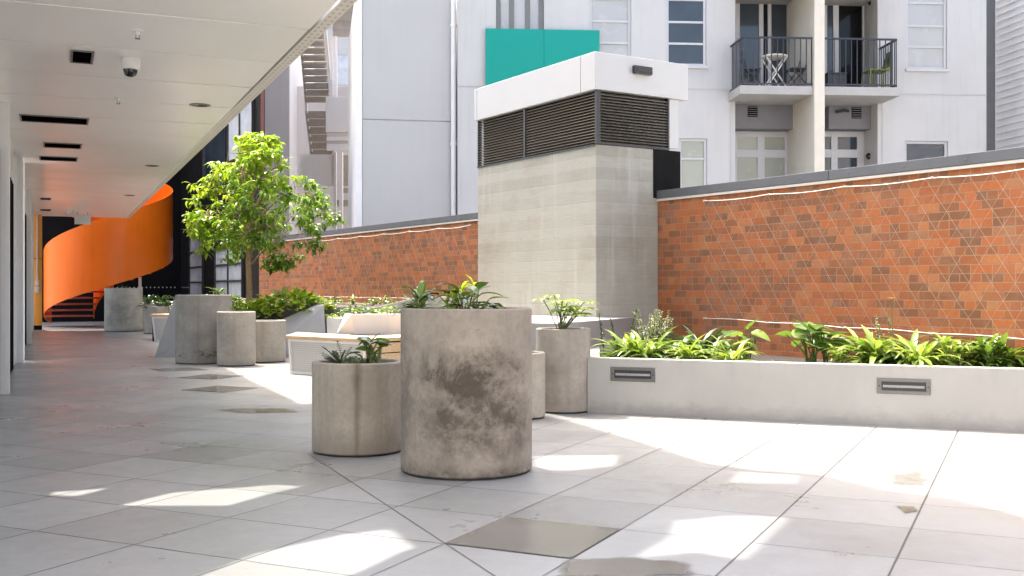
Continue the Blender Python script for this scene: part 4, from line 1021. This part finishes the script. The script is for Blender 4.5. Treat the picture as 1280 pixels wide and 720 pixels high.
# ================================================================== APARTMENT BUILDING
FY, FAng = 22.3, R(4)
ap = thing('apartment_building', 'white apartment building with a railed balcony beyond the brick wall', 'building', (0, FY, 0), FAng)
sF, cF = math.sin(FAng), math.cos(FAng)
def fa(px, y=0.0):
    k = (px - CX) / F; return (k * (FY + y * cF) + y * sF) / (cF - k * sF)
def fz(px, py, y=0.0):
    a = fa(px, y); return H - (py - CY) * (FY + a * sF + y * cF) / F
ZT = 7.35
def hole(x0, x1, y0, y1): return (fa(x0), fa(x1), fz(x0, y1), fz(x0, y0))
h_pipes = hole(620, 680, -60, 62); hW1 = hole(737, 789, -60, 84); hW2 = hole(833, 883, -60, 82); hW3 = hole(1133, 1184, -60, 86)
hL1 = hole(849, 884, 173, 250); hL2 = hole(1131, 1185, 176, 260)
rec = (fa(919), fa(1097), 0, ZT)
mb = MB(); holes = [h_pipes, hW1, hW2, hW3, hL1, hL2]
mb.wall(fa(572), fa(919), 0, ZT, 0, holes[:3] + [hL1], .16); mb.wall(fa(1097), fa(1233), 0, 13, 0, [hW3, hL2], .16)  # right part raised out of view to shade the weatherboards
RD = .78
mb.quad((fa(919), 0, 0), (fa(919), RD, 0), (fa(919), RD, ZT), (fa(919), 0, ZT)); mb.quad((fa(1097), 0, 0), (fa(1097), RD, 0), (fa(1097), RD, ZT), (fa(1097), 0, ZT))
mb.quad((fa(919), RD, 0), (fa(1097), RD, 0), (fa(1097), RD, ZT), (fa(919), RD, ZT))
mb.box(fa(572), fa(919) - .01, .2, 7, ZT - .3, ZT); mb.box(fa(1097) + .01, fa(1233), .2, 7, 12.7, 13)
mb.quad((fa(1233), 0, 0), (fa(1233), 7, 0), (fa(1233), 7, 13), (fa(1233), 0, 13)); mb.quad((fa(572), 0, 0), (fa(572), 7, 0), (fa(572), 7, ZT), (fa(572), 0, ZT))
mb.box(fa(572), fa(1233), 1.2, 1.25, 0, ZT)
mb.build('wall', M['render'], ap, fix=False)
for a, b, py in ((572, 918, 112), (1098, 1233, 117)):
    mb = MB(); z = fz(b if b < 1000 else a, py); mb.box(fa(a), fa(b), -.012, -.001, z - .012, z + .012); mb.build('string_course', M['panel_white'], ap)
for a in (913, 1103): mb = MB(); mb.box(fa(a) - .01, fa(a) + .01, -.01, -.001, 0, fz(a, 126)); mb.build('edge_bead', M['panel_white'], ap)
def window(h, y, rows, mat, rails=None, cols=1, e=.055, sill=True, name='window', sash_mat='frame_grey'):
    x0, x1, z0, z1 = h; m = MB(); x0 += .002; x1 -= .002; z0 += .002; z1 -= .002
    m.box(x0, x0 + e, y - .03, y + .04, z0, z1); m.box(x1 - e, x1, y - .03, y + .04, z0, z1)
    m.box(x0 + e, x1 - e, y - .03, y + .04, z0, z0 + e); m.box(x0 + e, x1 - e, y - .03, y + .04, z1 - e, z1)
    zs = rails if rails else [z0 + (z1 - z0) * i / rows for i in range(1, rows)]
    for z in zs: m.box(x0 + e, x1 - e, y - .022, y + .036, z - e * .42, z + e * .42)
    for i in range(1, cols):
        x = x0 + (x1 - x0) * i / cols; m.box(x - e * .5, x + e * .5, y - .026, y + .038, z0 + e, z1 - e)
    if sill: m.box(x0 - .03, x1 + .03, -.05, y - .032, z0 - .06, z0 - .005)
    w = m.build(name, M[sash_mat], ap, bevel=.004)
    m = MB(); m.box(x0 + e * .6, x1 - e * .6, y + .004, y + .012, z0 + e * .6, z1 - e * .6); m.build('pane', M[mat], w)
    return w
window(h_pipes, .1, 1, 'glass_blind', cols=3, e=.1, sash_mat='mid_metal')
window(hW1, .07, 3, 'glass_blind', [fz(760, 53), fz(760, 26), fz(760, -2), fz(760, -30)])
window(hW2, .07, 3, 'glass_dark', [fz(858, 54), fz(858, 27), fz(858, -1), fz(858, -30)])
window(hW3, .07, 3, 'glass_blind', [fz(1158, 58), fz(1158, 32), fz(1158, 3), fz(1158, -28)])
window(hL1, .07, 2, 'glass_sage', [fz(866, 198)]); window(hL2, .07, 1, 'glass_dark')
# recess: fin, balcony slab, bulkheads, doors
def rbox(m, px0, px1, py0, py1, y, th):
    m.box(fa(px0, y), fa(px1, y), y, y + th, fz((px0 + px1) / 2, py1, y), fz((px0 + px1) / 2, py0, y))
yB = -.86
mb = MB(); mb.box(fa(1018, yB - .12), fa(1031, yB - .12), yB - .12, RD - .003, 0, ZT); mb.build('fin_column', M['cream'], ap, bevel=.006)
zs0, zs1 = fz(1000, 117.5, yB), fz(1000, 108, yB)
mb = MB(); mb.box(fa(928, yB) - .06, fa(1018, yB - .12) - .004, yB - .04, RD - .004, zs0 - .02, zs1); mb.build('balcony_slab', M['slab_grey'], ap, bevel=.006); mb = MB(); mb.box(fa(1031, yB - .12) + .004, fa(1121, yB) + .06, yB - .04, RD - .004, zs0 - .02, zs1)
mb.build('balcony_slab', M['slab_grey'], ap, bevel=.006)
mb = MB(); mb.box(fa(919) + .004, fa(1097) - .004, yB - .3, RD - .004, ZT + .002, ZT + .2); mb.build('balcony_slab', M['slab_grey'], ap, bevel=.006)  # unseen upper slab added to keep sun out of the recess
mb = MB(); yb = .35
mb.box(fa(919) + .004, fa(1000, yb), yb, RD - .003, fz(960, 161, yb), zs0 - .022); mb.box(fa(1036, yb), fa(1093, yb), yb, RD - .003, fz(1060, 161, yb), zs0 - .022)
mb.build('bulkhead', M['grey_soffit'], ap, bevel=.004)
for x0, x1, y0, y1 in ((935, 947, 133, 146), (1065, 1077, 134, 148)):
    m = MB(); rbox(m, x0, x1, y0, y1, yb - .02, .018); w = m.build('wall_vent', M['black_wall'], ap)
    m = MB(); z0, z1 = fz(x0, y1, yb), fz(x0, y0, yb)
    for i in range(5): m.box(fa(x0, yb), fa(x1, yb), yb - .032, yb - .0205, z0 + (z1 - z0) * (i + .35) / 5, z0 + (z1 - z0) * (i + .6) / 5)
    m.build('slat', M['grey_soffit'], w)
m = MB(); q = Vector((fa(1060, yb), yb - .03, fz(1060, 139, yb))); m.tube([q, q + Vector((-.12, -.05, .0)), q + Vector((-.3, -.07, -.04))], .03, 8); m.build('pipe_spout', M['dark_metal'], ap, smooth=40)
def door_set(px0, px1, pyt, pyb, y, splits, name, mats, transom=None):
    """frame bars at image columns; panes between"""
    m = MB(); zt, zb = fz(px0, pyt, y), fz(px0, pyb, y)
    for a, b in splits: m.box(fa(a, y), fa(b, y), y - .05, y + .0, zb, zt)
    m.box(fa(px0, y), fa(px1, y), y - .044, y + .0, zt - .09, zt + .03)
    if transom: z = fz(px0, transom, y); m.box(fa(px0, y), fa(px1, y), y - .046, y, z - .09, z + .09)
    w = m.build(name, M['frame_grey'], ap, bevel=.003)
    for k, (s0, s1) in enumerate(zip(splits, splits[1:])):
        q = MB(); q.box(fa(s0[1], y) + .001, fa(s1[0], y) - .001, y - .018, y - .004, zb, zt - .09); q.build('pane', M[mats[k]], w)
yd = RD - .002
door_set(920, 990, -40, 109, yd, [(918.5, 924), (948, 953.5), (959, 963.5), (984, 990)], 'balcony_door', ['glass_dark', 'opening_black', 'glass_dark'])  # middle black sheet paints the dark gap between the leaves
door_set(1030, 1082, -40, 109, yd, [(1028, 1033), (1040.5, 1047.5), (1077, 1082)], 'balcony_door', ['glass_dark', 'opening_black'])  # second black sheet paints the unlit open doorway
mb = MB(); mb.box(fa(1079, yd) + .02, fa(1079, yd) + .06, .05, RD - .06, zs1 + .01, fz(1080, -40, yd)); mb.build('open_door_leaf', M['frame_white'], ap, bevel=.004)
door_set(919, 994, 166, 300, yd, [(917, 921), (946, 955), (980, 994)], 'terrace_door', ['glass_sage', 'glass_sage'], 192)
door_set(1028, 1082, 166, 300, yd, [(1024, 1030), (1038, 1046), (1070.5, 1082)], 'terrace_door', ['glass_dark', 'glass_dark'], 192)
# railing
zr1, zr0 = fz(1000, 46.5, yB), fz(1000, 106, yB)
m = MB(); xa, xb = fa(928, yB), fa(1121, yB)
for x0, x1 in ((xa, fa(1018, yB - .12) - .004), (fa(1031, yB - .12) + .004, xb)):
    m.box(x0, x1, yB - .02, yB + .02, zr1 - .035, zr1); m.box(x0, x1, yB - .015, yB + .015, zr0, zr0 + .03)
    k = int((x1 - x0) / .115)
    for i in range(k + 1): x = x0 + (x1 - x0) * i / k; x = min(max(x, x0 + .012), x1 - .012); m.box(x - .009, x + .009, yB - .009, yB + .009, zr0 + .03 if 0 < i < k else zs1 + .002, zr1 - .035)
for x in (xa, xb):
    m.box(x - .02, x + .02, yB + .02, -.003, zr1 - .035, zr1); m.box(x - .015, x + .015, yB + .015, -.003, zr0, zr0 + .03)
    for i in range(1, 8): y = yB + i * (-yB) / 8; m.box(x - .009, x + .009, y - .009, y + .009, zr0 + .03, zr1 - .035)
m.build('balcony_railing', M['rail'], ap)
# teal hoarding and downpipe
t = thing('teal_panel', 'plain teal green panel fixed on the white facade behind the shaft cap', 'panel', Vector((0, FY, 0)) + Vector((cF, sF, 0)) * fa(678) + Vector((0, 0, fz(678, 85))), FAng)
x0, x1, z1 = fa(607, -.1) - fa(678), fa(749.5, -.1) - fa(678), fz(678, 36.5, -.1) - fz(678, 85)
m = MB(); m.box(x0, .02, -.1, -.06, -1.3, z1); m.box(.024, x1, -.1, -.06, -1.3, z1); m.build('sheet', M['teal'], t, bevel=.004)
m = MB(); m.box(x0 + .1, x1 - .1, -.059, -.001, z1 - .2, z1 - .12); m.box(x0 + .1, x1 - .1, -.059, -.001, -1.1, -1.02); m.build('batten', M['mid_metal'], t)
# balcony furniture
def bal(px, y): return Vector((0, FY, 0)) + Vector((cF, sF, 0)) * fa(px, y) + Vector((-sF, cF, 0)) * y + Vector((0, 0, zs1 + .001))
t = thing('folding_table', 'white slatted folding table on the balcony', 'table', bal(968, -.3), FAng)
m = MB(); m.lathe([(0, .70), (.27, .70), (.28, .71), (.28, .73), (.27, .735), (0, .735)], 20); m.build('table_top', M['white_paint'], t)
for s_ in (-1, 1):
    m = MB()
    for q in (-.16, .16): m.tube([(-.24 * s_, q * 1.0, 0), (.22 * s_, q * .9, .70)], .016, 8)
    m.tube([(-.24 * s_, -.16, .01), (-.24 * s_, .16, .01)], .014, 8); m.build('leg', M['white_paint'], t, smooth=40)
def fold_chair(px, y, rz, label):
    t = thing('folding_chair', label, 'chair', bal(px, y), rz, 'black folding chairs on the balcony')
    m = MB(); m.box(-.19, .19, -.18, .18, .43, .455); m.build('seat', M['dark_metal'], t, bevel=.01)
    m = MB(); m.box(-.18, .18, .2, .225, .62, .84); m.build('backrest', M['dark_metal'], t, bevel=.008)
    for s_ in (-.19, .19):
        m = MB(); m.tube([(s_, -.26, 0), (s_, .12, .46), (s_, .23, .86)], .013, 8); m.build('leg', M['dark_metal'], t, smooth=40)
        m = MB(); m.tube([(s_ * .9, .26, 0), (s_ * .9, -.15, .44)], .013, 8); m.build('leg', M['dark_metal'], t, smooth=40)
fold_chair(995, -.35, R(-80), 'black folding chair right of the white balcony table')
fold_chair(940, -.25, R(80), 'black folding chair left of the white balcony table')
t = thing('moss_chair', 'moss green plastic chair at the right end of the balcony', 'chair', bal(1096, -.35), R(-85))
m = MB(); m.box(-.22, .22, -.24, .2, .42, .45); m.build('seat', M['green_plastic'], t, bevel=.012)
m = MB(); m.prism([(-.21, .19, .5), (.21, .19, .5), (.21, .215, .5), (-.21, .215, .5)], [(-.15, .27, .86), (.15, .27, .86), (.15, .295, .86), (-.15, .295, .86)]); m.build('backrest', M['green_plastic'], t, bevel=.012)
for a, b in ((-.2, -.22), (.2, -.22), (-.2, .2), (.2, .2)): m = MB(); m.tube([(a * 1.1, b * 1.15, 0), (a, b, .43)], .018, 8); m.build('leg', M['green_plastic'], t, smooth=40)
t = thing('storage_box', 'dark storage box on the balcony just right of the cream column', 'box', bal(1042, -.3), FAng)
m = MB(); m.box(-.2, .2, -.2, .2, 0, .34); m.build('tub', M['rail'], t, bevel=.012)
m = MB(); m.box(-.21, .21, -.21, .21, .341, .375); m.build('lid', M['rail'], t, bevel=.01)
def lamp(px, py, y, label):
    p = bal(px, y); p.z = fz(px, py, y); t = thing('wall_lamp', label, 'wall lamp', p, FAng, 'round wall lamps in the recess')
    m = MB(); m.lathe([(0, .07), (.05, .06), (.085, .02), (.085, -.02), (.05, -.07), (0, -.08)], 20); m.build('globe', M['lens_dark'], t, smooth=50)
    m = MB(); m.tube([(0, 0, 0), (.11, .02, .02)], .025, 8); m.build('bracket', M['dark_metal'], t)
lamp(1087, 195, .45, 'dark round wall lamp beside the lower right door'); lamp(1090, 3, .4, 'dark round wall lamp beside the open balcony door')

# ================================================================== PANEL BUILDING left of the apartments
PA = R(10.6); pk = (566 - CX) / F * 22.5
pb_ = thing('panel_building', 'blank light grey panel clad building between the far stair and the apartments', 'building', (pk, 22.5, 0), PA)
def pa_(px):
    k = (px - CX) / F; return (k * 22.5 - pk) / (math.cos(PA) - k * math.sin(PA))
x0 = pa_(445); zj = H + (CY - 150.5) * 22.3 / F
mb = MB()
mb.box(x0 + .13, 0, 0, 5, 0, zj - .012); mb.box(x0 + .13, 0, 0, 5, zj + .012, 7.3); mb.box(x0 + .13, 0, .02, 5, zj - .011, zj + .011)
mb.build('cladding', M['panel_white'], pb_, bevel=.006)
mb = MB(); mb.box(x0, x0 + .124, -.03, 5, 0, 7.32); mb.build('edge_trim', M['frame_white'], pb_, bevel=.006)
t = thing('downpipe', 'white downpipe running down the joint between panel building and apartments', 'downpipe', (pk + .02, 22.42, 0))
m = MB(); m.tube([(0, 0, .0), (0, 0, 7.3)], .055, 14); m.build('pipe', M['frame_white'], t, smooth=40)
for z in (4.1, 6.6): m = MB(); m.lathe([(.056, z), (.07, z), (.07, z + .06), (.056, z + .06)], 14); m.build('bracket', M['frame_white'], t)

# ================================================================== FAR LEFT: pinkish wall, precast stair, landing
wp = thing('warm_white_building', 'warm white rendered building behind the tree crown', 'building', at(358, 0, 32) * 1.0)
wp.location.z = 0; wp.matrix_basis = Matrix.Translation((at(358, 0, 32).x, 32, 0))
mb = MB(); mb.box(at(300, 0, 32).x, at(362, 0, 32).x, 32, 36, 0, 14); mb.box(at(362, 0, 32).x, at(452, 0, 32.5).x, 33.2, 36, 0, 7.4); mb.build('wall', M['render_warm'], wp, world=True, bevel=.01)
es = thing('external_stair', 'precast external staircase seen from below between the two white buildings', 'staircase', at(400, 360, 30.5))
es.location.z = 0; es.matrix_basis = Matrix.Translation((at(400, 0, 30.5).x, 30.5, 0))
def flight(m, ms_, px0, px1, pyb, pyt, Yb, Yt, sh, nst):
    zb, zt = at(0, pyb, Yb).z, at(0, pyt, Yt).z
    for i in range(nst):
        f = i / nst; Y = Yb + (Yt - Yb) * f; z = zb + (zt - zb) * f; dz = (zt - zb) / nst; dy = (Yt - Yb) / nst
        a, b = at(px0 + sh * f, 0, Y).x, at(px1 + sh * f, 0, Y).x
        m.box(a, b, Y + dy, Y + .02 - dy * .12, z, z + dz * .55); m.box(a, b, Y - .02, Y + .02, z + dz * .5, z + dz * 1.02)
    for px in (px0 - 2, px1 + 1):
        p0, p1 = Vector((at(px, 0, Yb).x, Yb, zb)), Vector((at(px + sh, 0, Yt).x, Yt, zt))
        w = Vector((.07, 0, 0)); h = Vector((0, 0, .26))
        ms_.prism([p0, p0 + w, p0 + w + h, p0 + h], [p1, p1 + w, p1 + w + h, p1 + h])
m, s_ = MB(), MB(); flight(m, s_, 390, 416, 196, 138, 31.6, 30.6, -7, 6); flight(m, s_, 383, 412, 128, 30, 30.5, 28.6, -9, 11)
m.build('tread', M['stair_under'], es, world=True); s_.build('stringer', M['render_warm'], es, world=True)
m, s_ = MB(), MB(); flight(m, s_, 416, 452, 44, -40, 30.2, 31.9, 0, 8); m.build('tread', M['stair_under'], es, world=True)
m = MB()
def wbox(x0, x1, y0, y1, Y, d): a, b = at(x0, y1, Y), at(x1, y0, Y); m.box(a.x, b.x, Y, Y + d, a.z, b.z)
wbox(407, 450, 121, 165, 29.8, .12); wbox(408, 450, 171, 176, 29.82, .1); wbox(408, 450, 180, 188, 29.84, .1); wbox(408, 450, 165.2, 170.8, 29.9, .1); wbox(408, 450, 176.2, 179.8, 29.9, .1)
m.build('landing', M['render_warm'], es, world=True, bevel=.008)
m = MB(); wbox(411, 416, 45, 122, 29.95, .1); wbox(418, 421, 45, 122, 30.1, .1); wbox(424, 428, 190, 300, 30.4, .15); wbox(417, 420, 190, 300, 30.6, .15); wbox(437, 438.5, 258, 300, 30.6, .04)
m.build('column', M['render_warm'], es, world=True)
m = MB(); wbox(375, 418, 193, 232, 30.7, .15); m.build('beam', M['render_warm'], es, world=True)
m = MB(); wbox(424, 450, 194, 232, 31.2, .1); wbox(424, 450, 235, 241, 31.0, .1); wbox(418, 450, 250, 258, 30.8, .1); m.build('duct', M['stair_under'], es, world=True)
fb = thing('far_office_building', 'distant pale blue office block glimpsed through the stair gap', 'building', (at(436, 0, 55).x, 55, 0))
m = MB(); m.box(-2.2, 2.5, 0, 8, 0, 24); m.build('wall', M['render'], fb)
for z in (8.6, 11.6, 14.6, 17.6): q = MB(); q.box(-2.1, 2.4, -.06, -.002, z, z + 1.5); q.build('window_band', M['glass_bright'], fb)

# ================================================================== WEATHERBOARD BUILDING at right
wb0 = at(1244, 0, 24.6); wd_ = Vector((.146, -.989, 0)).normalized()
wb = thing('weatherboard_building', 'grey white weatherboard clad building at the right edge', 'building', (wb0.x, wb0.y, 0), math.atan2(wd_.y, wd_.x))
m = MB(); z = 0; L = 23.0  # wall lengthened out of view to bounce sunlight onto the shaft
while z < 8.0: m.add([(0, -.035, z), (L, -.035, z), (L, -.012, z + .158), (0, -.012, z + .158), (0, .02, z), (L, .02, z), (L, .02, z + .158), (0, .02, z + .158)], [(0, 1, 2, 3), (0, 4, 5, 1), (2, 6, 7, 3), (0, 3, 7, 4), (1, 5, 6, 2)]); z += .16
m.build('cladding', M['siding'], wb, fix=False)
m = MB(); m.box(.0, L, .022, 4, 0, 8.1); m.build('wall', M['siding'], wb)
gx = at(1243, 0, 24.2); t = thing('gap_strip', 'dark grey strip standing in for the shaded gap between the apartments and the weatherboard building', 'gap_shade', (gx.x, 24.2, 0), R(4))
m = MB(); m.box(-.26, .02, 0, .25, 0, 7.9); m.build('strip', M['gap_grey'], t, bevel=.008)  # dark grey box paints in the shaded gap between the buildings
m = MB(); m.box(.021, .035, -.01, .2, 0, 7.9); m.build('edge_bead', M['frame_white'], t)

# ================================================================== ADDED BLOCK behind the viewer, unseen (throws daylight back onto the terrace)
rb = thing('bounce_block', 'added unseen white block behind the viewer reflecting daylight onto the terrace', 'building', (1, -7, 0), math.pi)
m = MB(); hs = [(x, x + 1.4, z, z + 1.7) for x in (-11, -7, -3, 1, 5, 9) for z in (1.2, 4.6, 8.0)]
m.wall(-18, 14, 0, 11.5, 0, hs, .14); m.box(-18, 14, .2, 6, 11.3, 11.5); m.build('wall', M['bounce_white'], rb, fix=False)
for h in hs:
    x0, x1, z0, z1 = h; m = MB(); e = .06
    m.box(x0, x0 + e, .05, .12, z0, z1); m.box(x1 - e, x1, .05, .12, z0, z1); m.box(x0 + e, x1 - e, .05, .12, z0, z0 + e); m.box(x0 + e, x1 - e, .05, .12, z1 - e, z1); m.box((x0 + x1) / 2 - .03, (x0 + x1) / 2 + .03, .055, .12, z0 + e, z1 - e)
    w = m.build('window', M['frame_white'], rb); m = MB(); m.box(x0 + .03, x1 - .03, .085, .095, z0 + .03, z1 - .03); m.build('pane', M['glass_dark'], w)
